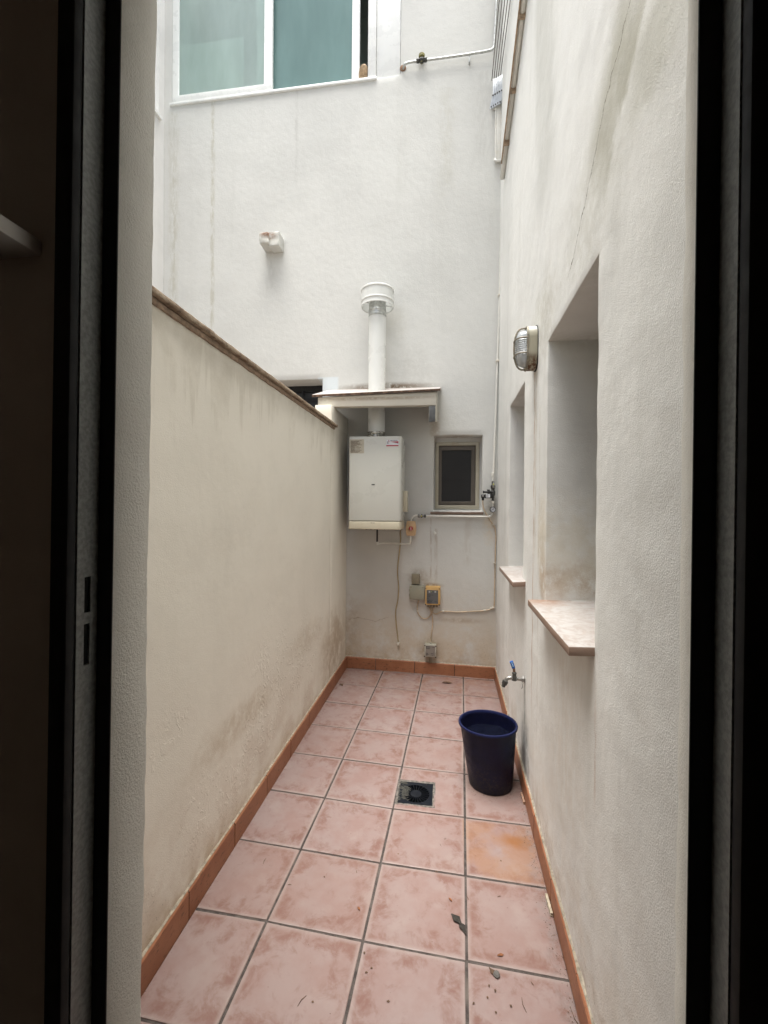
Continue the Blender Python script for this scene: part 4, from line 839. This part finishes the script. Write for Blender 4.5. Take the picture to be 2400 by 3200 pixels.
cable('solenoid_cable', [('P', 395, 1150), ('P', 400, 1300), ('P', 425, 1450), ('P', 490, 1640), ('P', 570, 1780), ('P', 650, 1910), ('P', 760, 2080), ('J', 1330, 1705), ('J', 1362, 1760), ('J', 1376, 1860), ('J', 1380, 2000), ('D', 1276, 1180), ('D', 1274, 1300), ('D', 1271, 1450), ('D', 1268, 1590), ('D', 1262, 1632), ('K', 1545, 715), ('K', 1430, 745), ('K', 1270, 756), ('K', 1000, 766), ('K', 800, 755), ('K', 735, 766), ('K', 680, 795), ('K', 640, 792), ('K', 612, 768), ('K', 618, 735), ('K', 634, 700)], .0048, M_cable,
      'cream cable clipped down the corner and across the far wall to the ochre unit', [('J', 1338, 1715), ('D', 1269, 1303), ('D', 1262, 1628), ('K', 1530, 712), ('K', 1430, 742), ('K', 780, 755)])
cable('link_cable', [('K', 394, 585), ('K', 376, 650), ('K', 372, 715), ('K', 385, 780), ('K', 425, 842), ('K', 490, 872), ('K', 550, 850), ('K', 585, 800), ('K', 585, 750), ('K', 560, 692)], .0048, M_cable, 'short looped cream cable between the grey junction box and the ochre unit', [('K', 372, 752)])
cable('sensor_cable', [('K', 592, 692), ('K', 594, 760), ('K', 610, 840), ('K', 615, 930), ('K', 605, 1030), ('K', 592, 1130), ('K', 583, 1245)], .0048, M_cable, 'cream cable running from the ochre unit down to the grey sensor')
q = W('D', 836, 1085, .0); so_ = MB().lathe((q.x, YB+.001, q.z), (0, -1, 0), [(.012, 0), (.012, .012), (.008, .016), (.008, .030), (.011, .032), (.011, .040), (0, .042)], 18)
tag(so_.build('capped_outlet', M_pipe, loc=(q.x, YB, q.z), smooth=True), 'small round capped pipe outlet on the far wall below the small window', 'outlet')
# ------------------------------------------------------------------ upper pipe, trunking, clothes lines, rail
t = thing('upper_pipe', W('B', 200, 262, 0), 'grey pipe with a valve along the far wall below the upper window', 'pipe')
MB().tube(smoothpath([W('B', 84, 298, .004), W('B', 88, 280, .03), W('B', 110, 270, .03), W('B', 160, 263, .03), W('B', 300, 244, .03), W('B', 440, 222, .03), W('B', 468, 212, .03), W('B', 476, 190, .03), W('B', 482, 90, .03), W('B', 490, -60, .03)], 4), .0095).build('pipe', M_galv, t, smooth=True)
q = W('B', 163, 255, .035); vb = MB().lathe((q.x-.045, q.y, q.z-.01), (1, 0, 0), [(.012, 0), (.018, .004), (.018, .022), (.014, .026), (.022, .034), (.022, .058), (.014, .064), (.018, .068), (.018, .086), (.012, .09)], 14).build('valve', M_gun, t, smooth=True)
MB().lathe((q.x, q.y, q.z), (0, 0, 1), [(.014, -.03), (.014, .010), (.026, .014), (.026, .034), (.020, .040), (0, .040)], 14).build('handwheel', simple('olive_cap', (.22, .20, .07, 1), .6), vb, smooth=True)
q = W('B', 370, 238, .03); MB().box(q.x-.006, q.x+.006, YB-.03, YB+.001, q.z-.055, q.z).build('clip', M_galv, t, bevel=.002)
q = W('B', 82, 295, .0); MB().lathe((q.x, YB+.001, q.z), (0, -1, 0), [(.028, 0), (.026, .006), (.014, .008)], 14).build('wall_collar', M_rust, t, smooth=True)
t = thing('cable_trunking', W('L', 680, 2130, 0), 'flat white trunking with thin pipes below the clothes line bracket', 'trunking')
a, b = W('L', 645, 1385, .02), W('L', 712, 2140, .02); MB().box(a.x, b.x, YB-.018, YB+.001, b.z, a.z).build('channel', M_pipe, t, bevel=.003)
MB().tube([W('L', 634, 1380, .014), W('L', 634, 2120, .014)], .008).build('pipe', M_pipe, t, smooth=True)
MB().tube(smoothpath([W('L', 625, 2115, .012), W('L', 632, 2135, .035), W('L', 665, 2140, .038), W('L', 700, 2132, .036), W('L', 730, 2110, .03)], 4), .010).build('strap', M_pipe, t, smooth=True)
ba, bb = W('L', 570, 1020, .05), W('L', 745, 1385, .05); bxw = min(bb.x+.03, XR-.006)
t = thing('clothes_line_bracket', ((ba.x+bxw)/2, YB, bb.z), 'galvanised clothes line bracket of angled plates high in the corner', 'bracket')
MB().box(ba.x+.02, bxw, YB-.012, YB+.001, bb.z+.002, ba.z+.02).build('back_plate', M_steel if False else M_alu, t, bevel=.003)
wp = []
zinc2 = simple('bright_zinc', (.58, .61, .64, 1), .35, .35, var=.08, scale=30)
for i in range(5):
    x0_ = ba.x-.006+i*.0165; dz = bb.z+.002; hgt = ba.z-bb.z
    MB().prism([(x0_, YB-.016-.009*i, dz), (x0_+.022, YB-.016-.009*i, dz), (x0_+.05, YB-.016-.009*i, dz+hgt*.55), (x0_+.05, YB-.016-.009*i, dz+hgt), (x0_+.026, YB-.016-.009*i, dz+hgt), (x0_+.026, YB-.016-.009*i, dz+hgt*.55)], (0, -.004, 0)).build('plate', zinc2, t, bevel=.001)
    for hz_ in (.06, .45): MB().lathe((x0_+.013+hz_*.03, YB-.020-.009*i, dz+hgt*hz_), (0, -1, 0), [(.006, 0), (.006, .004), (0, .005)], 8).build('bolt', M_gun, t)
    wp.append((x0_+.016, YB-.022-.009*i, dz+hgt*.97))
for i, p_ in enumerate(wp):
    o = MB().tube([p_, (p_[0]+.006*(i-2)+.005, 1.0, p_[2]-.012), (p_[0]+.004+.012*(i-2), YD+.001, p_[2]+.004)], .0034, 6).build('clothes_line', simple('line_cord', (.20, .19, .175, 1), .7) if i == 0 else bpy.data.materials['line_cord'], loc=p_, smooth=True)
    tag(o, 'taut grey clothes line stretched overhead from the corner bracket', 'clothes line', 'clothes lines')
ra, rb_ = PXp(*k('L', 1005, 0), 1.328), PXp(*k('L', 765, 1990), 1.328); dr = (ra-rb_); rfar = rb_-dr*.08; rnear = rb_+dr*2.6
t = thing('wall_rail', rb_, 'rusty metal rail with pale conduit fixed along the right wall high up', 'rail')
def bar(A_, B_, wx_, wz_, dx_=0, dz_=0):
    m = MB(); vs = []
    for p_ in (A_, B_):
        for sx_, sz_ in ((-1, -1), (1, -1), (1, 1), (-1, 1)): vs.append((p_.x+dx_+sx_*wx_, p_.y, p_.z+dz_+sz_*wz_))
    return m.add(vs, [(0, 1, 2, 3), (7, 6, 5, 4), (0, 4, 5, 1), (1, 5, 6, 2), (2, 6, 7, 3), (3, 7, 4, 0)])
bar(rfar, rnear, .0045, .008, -.021, -.030).build('bar', M_rail, t, bevel=.002)
MB().tube([rfar+Vector((.0, .15, -.034)), rnear+Vector((.0, 0, -.034))], .019).build('conduit', M_pipe, t, smooth=True)
for f_ in (.1, .5, .95, 1.5): q = rb_+dr*f_; MB().box(q.x-.022, XR+.002, q.y-.008, q.y+.008, q.z-.05, q.z+.002).build('clip', M_rail, t, bevel=.002)
# ------------------------------------------------------------------ bulkhead lamp
ly, lz = .712, 2.182; Hh, Wh = .102, .062
lamp = thing('bulkhead_lamp', (XR, ly, lz-Hh), 'oval wire-guarded bulkhead lamp with ribbed glass and rust-stained base', 'lamp')
def stad(h, w_, n=14, m=40):                                   # vertical stadium outline (y,z)
    r_ = w_; o = []; hh = h-r_
    for i in range(n+1): a = math.pi*i/n; o.append((r_*math.cos(a), hh+r_*math.sin(a)))
    for i in range(1, m): o.append((-r_, hh-2*hh*i/m))
    for i in range(n+1): a = math.pi+math.pi*i/n; o.append((r_*math.cos(a), -hh+r_*math.sin(a)))
    for i in range(1, m): o.append((r_, -hh+2*hh*i/m))
    return o
def stadloft(secs):                                            # [(x, h, w)] rings lofted away from the wall
    m = MB(); vs = []; fs = []; n = None
    for (xx, h, w_) in secs:
        o = stad(h, w_); n = len(o); vs += [(xx, ly+a, lz+b) for a, b in o]
    for i in range(len(secs)-1):
        for q in range(n): fs.append((i*n+q, i*n+(q+1) % n, (i+1)*n+(q+1) % n, (i+1)*n+q))
    fs.append(tuple(range(n))); fs.append(tuple((len(secs)-1)*n+q for q in range(n))[::-1]); return m.add(vs, fs)
stadloft([(XR+.002, Hh+.004, Wh+.004), (XR-.004, Hh+.004, Wh+.004)]).build('gasket', M_black, lamp)
stadloft([(XR-.003, Hh, Wh), (XR-.040, Hh-.001, Wh-.001), (XR-.046, Hh-.004, Wh-.004)]).build('base', M_lampbody, lamp, smooth=True)
secs = []; xb = XR-.044
for i in range(25):
    f_ = i/24; xx = xb-.048*math.sin(f_*math.pi/2); sc2 = math.cos(f_*math.pi/2)
    secs.append((xx, .030+(Hh-.016-.030)*sc2**.6, .006+(Wh-.014-.006)*sc2**.6))
gl = stadloft(secs)
for v in gl.v:                                                 # horizontal ribs pressed into the glass
    d_ = Vector((v.x-xb, v.y-ly, 0)); 
    if d_.length > 1e-4: d_.normalize(); v += d_*.0014*math.sin((v.z-lz)*2*math.pi/.0095)
gl.build('ribbed_glass', M_lens, lamp, smooth=True)
stadloft([(xb+.003, Hh-.020, Wh-.018), (xb-.001, Hh-.021, Wh-.019)]).build('reflector', simple('reflector_white', (.62, .64, .66, 1), .3), lamp)
MB().lathe((xb-.003, ly, lz-.055), (0, 0, 1), [(.012, 0), (.013, .03), (.020, .05), (.022, .07), (.014, .092), (0, .098)], 20).build('bulb', simple('bulb_glass', (.70, .72, .74, 1), .2), lamp, smooth=True)
o = stad(Hh-.003, Wh-.003); MB().tube([(xb-.001, ly+a, lz+b) for a, b in o]+[(xb-.001, ly+o[0][0], lz+o[0][1])], .005, 8).build('guard_ring', M_lampring, lamp, smooth=True)
pts = [];
for i in range(17): a = math.pi*i/16; pts.append((xb-.056*math.sin(a)**.55, ly, lz+(Hh-.004)*math.cos(a)))
MB().tube(pts, .0042, 8).build('guard_bar', M_lampring, lamp, smooth=True)
for zz in (-.034, .036):
    pts = []
    for i in range(15): a = math.pi*i/14; pts.append((xb-.056*math.sin(a)**.6, ly+(Wh-.004)*math.cos(a), lz+zz))
    MB().tube(pts, .0036, 8).build('guard_bar', M_lampring, lamp, smooth=True)
# ------------------------------------------------------------------ garden tap
tp = PXp(*k('T', 1360, 1255), XR); ty, tz = tp.y, tp.z
tap = thing('garden_tap', (XR, ty, tz), 'chrome garden tap with a blue lever handle on the right wall', 'tap')
MB().tube(smoothpath([(XR+.002, ty, tz), (XR-.03, ty, tz+.001), (XR-.058, ty, tz+.004), (XR-.078, ty, tz+.004), (XR-.092, ty, tz-.004), (XR-.098, ty, tz-.018)], 4), [.0095]*6+[.0090]*14+[.0085]*1 if False else .0092, 14).build('body', M_steel, tap, smooth=True)
MB().lathe((XR+.001, ty, tz), (-1, 0, 0), [(.020, 0), (.020, .003), (.015, .006), (.015, .016), (.011, .018)], 6).build('wall_nut', M_steel, tap)
MB().lathe((XR-.053, ty, tz+.002), (0, 0, 1), [(.013, -.010), (.013, .008), (.010, .014), (.010, .022), (.012, .024), (.012, .030), (.007, .034)], 12).build('bonnet', M_gun, tap, smooth=True)
sp0 = Vector((XR-.096, ty, tz-.012)); dsp = Vector((-.42, 0, -1)).normalized()
MB().lathe(sp0, dsp, [(.0095, 0), (.015, .002), (.015, .010), (.014, .012), (.014, .020), (.010, .024), (.010, .034), (.0085, .035), (.0085, .030), (.0, .030)], 18).build('spout_nozzle', M_gun, tap, smooth=True)
h0 = Vector((XR-.053, ty, tz+.032)); hm = h0+Vector((-.004, -.004, .026)); h1 = h0+Vector((-.018, -.010, .062))
hd = MB()
def plate(mb, A_, B_, wd, th_):
    d_ = (B_-A_).normalized(); s_ = Vector((d_.z, 0, -d_.x)).normalized(); n_ = d_.cross(s_)
    mb.add([A_-s_*wd-n_*th_, A_+s_*wd-n_*th_, A_+s_*wd+n_*th_, A_-s_*wd+n_*th_, B_-s_*wd-n_*th_, B_+s_*wd-n_*th_, B_+s_*wd+n_*th_, B_-s_*wd+n_*th_], [(0, 3, 2, 1), (4, 5, 6, 7), (0, 1, 5, 4), (1, 2, 6, 5), (2, 3, 7, 6), (3, 0, 4, 7)]); return mb
lev = plate(MB(), h0, hm, .0065, .0022).build('lever', M_rust, tap, bevel=.001)
plate(MB(), hm-Vector((0, 0, .002)), h1, .0085, .004).build('grip', M_blue, tap, bevel=.002)
bl2 = simple('pale_blue_mark', (.35, .60, .85, 1), .5); mk = MB()
for f_ in (.30, .52, .76): q = hm+(h1-hm)*f_; plate(mk, q+Vector((0, -.0046, -.003)), q+Vector((0, -.0046, .004)), .0028, .0004)
mk.build('raised_mark', bl2, tap)
rt_ = MB(); rr2 = random.Random(2)
for i in range(2):
    p_ = Vector((XR-.012-.006*i*rr2.random(), ty-.004, tz-.014)); pts = [p_]
    for j in range(5): p_ = p_+Vector((rr2.uniform(-.006, .004), rr2.uniform(-.002, .002), -.007)); pts.append(p_)
    rt_.tube(pts, .0007, 5)
rt_.build('hemp_strands', M_leaf2, tap)
# ------------------------------------------------------------------ waste bin
bc = Vector((1.178, .940)); bz = zf(bc.x, bc.y)+.001; H = .318; rb0, rb1 = .112, .148
bn = thing('waste_bin', (bc.x, bc.y, bz), 'dark blue round plastic bin holding water beside the tap', 'bin')
prof = [(0, .004), (rb0-.012, .004), (rb0-.010, 0), (rb0-.002, 0), (rb0, .006), (rb0+.002, .02)]
for i in range(1, 9): prof.append((rb0+.002+(rb1-.006-rb0)*(i/9), .02+(H-.035)*(i/9)))
prof += [(rb1-.004, H-.016), (rb1+.002, H-.014), (rb1+.005, H-.006), (rb1+.003, H), (rb1-.004, H+.001), (rb1-.008, H-.004), (rb1-.008, H-.02)]
for i in range(8, 0, -1): prof.append((rb0-.001+(rb1-.006-rb0)*(i/9), .02+(H-.035)*(i/9)))
prof += [(rb0-.006, .012), (0, .012)]
lean = Vector((-.018/H, 0, 0))
lm_ = MB().lathe((bc.x, bc.y, bz), (0, 0, 1), prof, 64)
for v in lm_.v: v.x += (v.z-bz)*(-.055)
lm_.build('body', M_bin, bn, smooth=True)
wz_ = .245; MB().lathe((bc.x-.055*wz_, bc.y, bz+wz_), (0, 0, 1), [(rb0+.0210, -.002), (rb0+.0225, 0), (0, 0.0002)], 48).build('water', M_water, bn, smooth=True)
# ------------------------------------------------------------------ floor drain
dz0 = zf(DRC.x, DRC.y); ang = .01; ca_, sa_ = math.cos(ang), math.sin(ang)
def dp(a, b, z_): return (DRC.x+a*ca_-b*sa_, DRC.y+a*sa_+b*ca_, zf(DRC.x+a*ca_-b*sa_, DRC.y+a*sa_+b*ca_)+z_)
dr_ = thing('floor_drain', (DRC.x, DRC.y, dz0), 'square dark floor drain with radial grille, smeared with cement', 'drain')
m = MB(); n = 48; vs = []; fs = []
RO = .068
for i in range(n):
    a = 2*math.pi*i/n; c_, s_ = math.cos(a), math.sin(a); f_ = DRH/max(abs(c_), abs(s_)); f_ = min(f_, DRH*1.4142)
    for (r_, z_) in ((f_, -.012), (f_, -.0012), (RO+.004, -.0012), (RO, -.003), (RO, -.018)): vs.append(dp(c_*r_, s_*r_, z_))
for i in range(n):
    j = (i+1) % n
    for q in range(4): fs.append((i*5+q, j*5+q, j*5+q+1, i*5+q+1))
m.add(vs, fs).build('plate', M_drain, dr_)
for i in range(24):
    a = 2*math.pi*i/24; c_, s_ = math.cos(a), math.sin(a); w_ = .0011
    vs = []
    for r_ in (.026, RO+.001):
        for sd_, z_ in ((-w_, -.003), (w_, -.003), (w_, -.011), (-w_, -.011)): vs.append(dp(c_*r_-s_*sd_, s_*r_+c_*sd_, z_))
    MB().add(vs, [(0, 1, 2, 3), (7, 6, 5, 4), (0, 4, 5, 1), (1, 5, 6, 2), (2, 6, 7, 3), (3, 7, 4, 0)]).build('grille_bar', M_drain, dr_)
vs = []
for z_, r_ in ((-.012, .028), (-.0035, .028), (-.002, .0265)):
    for i in range(28): a = 2*math.pi*i/28; vs.append(dp(math.cos(a)*r_, math.sin(a)*r_, z_))
fs = [(q*28+i, q*28+(i+1) % 28, (q+1)*28+(i+1) % 28, (q+1)*28+i) for q in (0, 1) for i in range(28)]+[tuple(56+i for i in range(28))]
MB().add(vs, fs).build('hub', M_drain, dr_)
vs = []
for z_, r_ in ((-.010, .080), (-.10, .080)):
    for i in range(28): a = 2*math.pi*i/28; vs.append(dp(math.cos(a)*r_, math.sin(a)*r_, z_))
MB().add(vs, [(i, (i+1) % 28, 28+(i+1) % 28, 28+i) for i in range(28)]+[tuple(28+i for i in range(28))]).build('pit', M_void, dr_)
# pale mortar round the plate and cement smeared over one side
vs = []; fs = []; n = 96
for i in range(n):
    a = 2*math.pi*i/n; c_, s_ = math.cos(a), math.sin(a); f_ = 1/max(abs(c_), abs(s_)); nz = mnoise.noise(Vector((c_*4, s_*4, 1)))
    ri2 = (DRH-.001+max(0, .005*mnoise.noise(Vector((c_*9, s_*9, 5)))))*f_; ro2 = (.0975+.003*nz)*f_
    ri2 = min(ri2, (DRH+.001)*f_)
    vs += [dp(c_*ri2, s_*ri2, -.004), dp(c_*ri2*1.01, s_*ri2*1.01, -.0002+.0006*nz), dp(c_*ro2, s_*ro2, .0006+.0005*nz), dp(c_*ro2*1.01, s_*ro2*1.01, -.006)]
for i in range(n):
    j = (i+1) % n
    for q in range(3): fs.append((i*4+q, j*4+q, j*4+q+1, i*4+q+1))
MB().add(vs, fs).build('mortar_ring', M_mortar, dr_)
vs = []; fs = []; nx_, ny_ = 22, 44
for i in range(nx_):
    for j in range(ny_):
        a = -.088+.062*i/(nx_-1); b = -.078+.160*j/(ny_-1); h_ = .5+.5*mnoise.noise(Vector((a*60, b*60, 4)))+.35*mnoise.noise(Vector((a*190, b*190, 2)))
        edge_ = max(0, (a+.050+.022*mnoise.noise(Vector((b*45, 3, 1))))/.016)+max(0, -(b+.035)/.04)*.6; vs.append(dp(a, b, -.006+.0085*max(0, h_+.15)-.007*edge_))
for i in range(nx_-1):
    for j in range(ny_-1): fs.append((i*ny_+j, (i+1)*ny_+j, (i+1)*ny_+j+1, i*ny_+j+1))
MB().add(vs, fs).build('cement_smear', M_cement, dr_, smooth=True)
# ------------------------------------------------------------------ door frame, shelf (inside the doorway)
df = thing('door_frame', (CAM.x-.1, -.94, -.1), 'dark steel door frame with latch slots around the doorway', 'door frame')
xg = CAM.x-.4915
hz0 = [PXp(*k_, xg) for k_ in ((248, 1808), (248, 1922), (248, 1958), (248, 2090))]
hs1 = (-.953+.010, -.953+.021, hz0[1].z, hz0[0].z); hs2 = (-.953+.010, -.953+.020, hz0[3].z, hz0[2].z)
leaned(MB().slab('x', -.956, -.919, -.10, HEAD, xg, xg-.003, [hs1, hs2], res=.5)).build('jamb', M_frame, df)
leaned(MB().box(xg-.03, xg-.0035, -.950, -.92, hs2[2]-.02, hs1[3]+.02)).build('latch_pocket', M_void, df)
MB().box(XJ0-.022, XJ0+.0006, -.9185, -.9165, -.10, HEAD).build('jamb_lip', M_black, df) if False else None
leaned(MB().box(xg-.027, xg-.0005, -.972, -.9565, -.10, HEAD)).build('shade_strip', M_black, df, bevel=.004)  # near-black strips paint in the shade on the frame's unlit room side
leaned(MB().box(xg-.001, XJ0+.0008, -.9198, -.9165, -.10, HEAD)).build('stop', M_black, df, bevel=.002)
xr_ = CAM.x+.306
MB().slab('x', -.954, -.919, -.10, HEAD, xr_, xr_+.003, res=.5).build('jamb', M_frame, df, bevel=0)
MB().box(xr_+.0005, xr_+.04, -.972, -.9545, -.10, HEAD).build('shade_strip', M_black, df, bevel=.004)  # same painted shade on the other jamb
MB().box(XJ1-.0008, xr_+.001, -.9198, -.9165, -.10, HEAD).build('stop', M_black, df, bevel=.002)
MB().box(xg, xr_, -.955, -.919, HEAD-.022, HEAD+.002).build('head', M_frame, df)
sh = PYp(133, 752, YI); sh2 = PYp(133, 803, YI)
tag(MB().box(sh.x-.26, sh.x, YI-1.0, YI-.0005, sh2.z, sh.z).build('wall_shelf', simple('shelf_white', (.84, .81, .76, 1), .6, var=.04), loc=(sh.x-.13, YI-.5, sh2.z), bevel=.003), 'pale shelf board in the dark room beside the doorway', 'shelf')
# ------------------------------------------------------------------ small things on the floor
def leaf(name, c, L, Wd, yaw, mat, label, cat, group=None, curl=.25, fork=False):
    p_ = WF(*c); m = MB(); n = 7; vs = []; fs = []
    for i in range(n):
        f_ = i/(n-1); wd = Wd*math.sin(math.pi*(.06+.88*f_))*(1+.18*math.sin(f_*11+yaw)+.1*math.sin(f_*29)); xx = (f_-.5)*L; zz = .0015+curl*L*.25*math.sin(f_*math.pi)*(.6+.4*math.sin(yaw*3+f_*6))
        for s_, dz in ((-1, .25), (0, 0), (1, .2)): vs.append((xx, s_*wd, zz+dz*wd))
    for i in range(n-1):
        for q in (0, 1): fs.append((i*3+q, (i+1)*3+q, (i+1)*3+q+1, i*3+q+1))
    cy_, sy_ = math.cos(yaw), math.sin(yaw)
    b0 = len(vs); vs2 = vs+[(x, y, z-.0008) for x, y, z in vs]; fs2 = fs+[tuple(b0+q for q in f_[::-1]) for f_ in fs]
    vs2 = [(p_.x+x*cy_-y*sy_, p_.y+x*sy_+y*cy_, p_.z+z) for x, y, z in vs2]
    return tag(m.add(vs2, fs2).build(name, mat, loc=p_), label, cat, group)
leaf('leaf', ('O', 678, 570), .055, .011, 2.3, M_leaf2, 'dark crumpled leaf on the tile joint, upper half of a torn pair', 'leaf')
leaf('leaf', ('O', 715, 622), .050, .009, 2.0, M_leaf2, 'dark ragged leaf scrap touching the crumpled leaf at the joint', 'leaf')
leaf('leaf', ('D', 925, 2176), .085, .014, .15, M_leaf, 'long curled brown leaf on the tiles near the far skirting', 'leaf', curl=.5)
leaf('leaf', ('D', 155, 2190), .050, .016, 2.2, M_leaf, 'brown curled leaf beside the left skirting at the far end', 'leaf', curl=.6)
leaf('leaf', ('O', 912, 912), .035, .006, 2.2, M_leaf, 'slim brown leaf next to the small grey pebble', 'leaf')
q = WF('O', 936, 930); st = MB().lathe((q.x, q.y, q.z-.002), (0, 0, 1), [(0, 0), (.009, .001), (.011, .006), (.007, .011), (0, .012)], 9); 
tag(st.build('pebble', simple('pebble', (.13, .12, .11, 1), .9, var=.3), loc=q, rough=.002, rfreq=90), 'small grey pebble lying on a pink tile', 'pebble')
for c, L in ((('O', 638, 440), .018), (('O', 962, 800), .022), (('O', 44, 498), .018)): leaf('petal', c, L, L*.22, L*300, M_ochre, 'tiny orange brown petal scrap lying on a pink tile', 'petal', 'petal scraps')
rng2 = random.Random(11)
seeds = [('O', 888, 998), ('O', 928, 1030), ('O', 878, 1075), ('O', 932, 1172), ('O', 1030, 1130), ('O', 92, 912), ('O', 125, 882), ('O', 235, 1100), ('O', 300, 145), ('O', 80, 785), ('N', 1197, 1103), ('N', 1545, 912), ('N', 1578, 884), ('F', 107, 1588), ('F', 430, 773), ('F', 865, 1637), ('F', 634, 378), ('O', 788, 1112), ('O', 548, 260), ('N', 1272, 292)]
for c in seeds: leaf('seed_husk', c, rng2.uniform(.006, .011), .0026, rng2.uniform(0, 3), M_leaf, 'tiny dark brown seed husk lying on the pink tiles', 'seed husk', 'seed husks')
for c, a_, L in ((('O', 1115, 1122), 1.75, .04), (('N', 1128, 1096), 1.1, .035), (('N', 886, 190), 1.6, .03), (('O', 575, 85), 1.9, .025), (('O', 605, 45), .5, .02), (('N', 1047, 344), .1, .015), (('F', 550, 1285), 1.7, .03), (('F', 362, 482), 2.8, .03), (('O', 955, 420), .4, .015), (('O', 1455, 1215), 1.9, .06), (('N', 1482, 258), 1.9, .015), (('O', 1168, 982), 2.1, .012), (('O', 750, 425), 1.9, .02), (('F', 455, 1480), .6, .02), (('F', 420, 1520), 1.9, .02)):
    p_ = WF(*c); d_ = Vector((math.cos(a_), math.sin(a_), 0))*L/2; pd = Vector((-d_.y, d_.x, 0))*.18
    tag(MB().tube([p_-d_+Vector((0, 0, .0012)), p_+pd+Vector((0, 0, .002)), p_+d_+Vector((0, 0, .0012))], [.0007, .0011, .0005], 5).build('twig', M_leaf, loc=p_), 'thin dry brown twig lying on the pink tiles', 'twig', 'dry twigs')
def peg(c0_, c1_, label, mat, W_=.0045):
    A_ = WF(*c0_); B_ = WF(*c1_); A_.x = min(A_.x, XR-.022); B_.x = min(B_.x, XR-.019); t = thing('clothes_peg', (A_+B_)/2, label, 'clothes peg'); d_ = (B_-A_).normalized(); s_ = Vector((-d_.y, d_.x, 0)).normalized(); up_ = Vector((0, 0, 1))
    for z_ in (.0012, .0098):
        m = MB(); vs = []
        for p_, hh in ((A_, .0062), (A_+(B_-A_)*.35, .0066), (B_, .0045)):
            for a_, b_ in ((-1, 0), (1, 0), (1, 1), (-1, 1)): vs.append(p_+s_*(a_*W_)+up_*(z_+b_*hh+.002*(z_ > .005)*0))
        m.add(vs, [(0, 1, 2, 3), (11, 10, 9, 8)]+[(o_+i, o_+4+i, o_+4+(i+1) % 4, o_+(i+1) % 4) for o_ in (0, 4) for i in range(4)]).build('jaw', mat, t, bevel=.0006)
    q = A_+(B_-A_)*.38; MB().tube([q-s_*.0062+up_*.009, q+s_*.0062+up_*.009], .0046, 8).build('spring', M_steel, t)
    return t
peg(('O', 1258, 424), ('O', 1326, 556), 'pale wooden clothes peg lying against the right skirting', M_wood)
peg(('F', 1018, 1150), ('F', 1040, 1220), 'weathered brown clothes peg by the right skirting near the bin', simple('old_peg', (.36, .22, .15, 1), .8, var=.2, scale=80))
# loose grit along the foot of the walls
m = MB(); rg = random.Random(21)
def grit(p_, s):
    a = [Vector((rg.uniform(-1, 1), rg.uniform(-1, 1), rg.uniform(0, 1)))*s for _ in range(4)]; a[0].z = a[1].z = a[2].z = 0
    m.add([p_+v for v in a], [(0, 1, 2), (0, 1, 3), (1, 2, 3), (2, 0, 3)])
for i in range(420):
    y_ = rg.uniform(-.3, 1.0); x_ = XR-.0135-abs(rg.gauss(0, .022)); grit(Vector((x_, y_, zf(x_, y_)+.0005)), rg.uniform(.001, .0032))
for i in range(160):
    y_ = rg.uniform(-.3, 2.3); x_ = XL+.014+abs(rg.gauss(0, .008)); grit(Vector((x_, y_, zf(x_, y_)+.0005)), rg.uniform(.001, .003))
for i in range(60):
    x_ = XR-.03-abs(rg.gauss(0, .03)); y_ = YB-.016-abs(rg.gauss(0, .012)); grit(Vector((x_, y_, zf(x_, y_)+.0005)), rg.uniform(.002, .005))
for i in range(140):
    a = rg.uniform(0, 6.283); r_ = .112+abs(rg.gauss(0, .02)); x_, y_ = bc.x+r_*math.cos(a), bc.y+r_*math.sin(a); grit(Vector((x_, y_, zf(x_, y_)+.0005)), rg.uniform(.001, .0028))
for i in range(240):
    x_, y_ = rg.uniform(XL+.02, XR-.02), rg.uniform(-.4, 2.3); grit(Vector((x_, y_, zf(x_, y_)+.0008)), rg.uniform(.0008, .0022))
g_ = m.build('loose_grit', M_leaf); tag(g_, 'loose dark grit and dust gathered along the skirting', 'grit', kind='stuff')
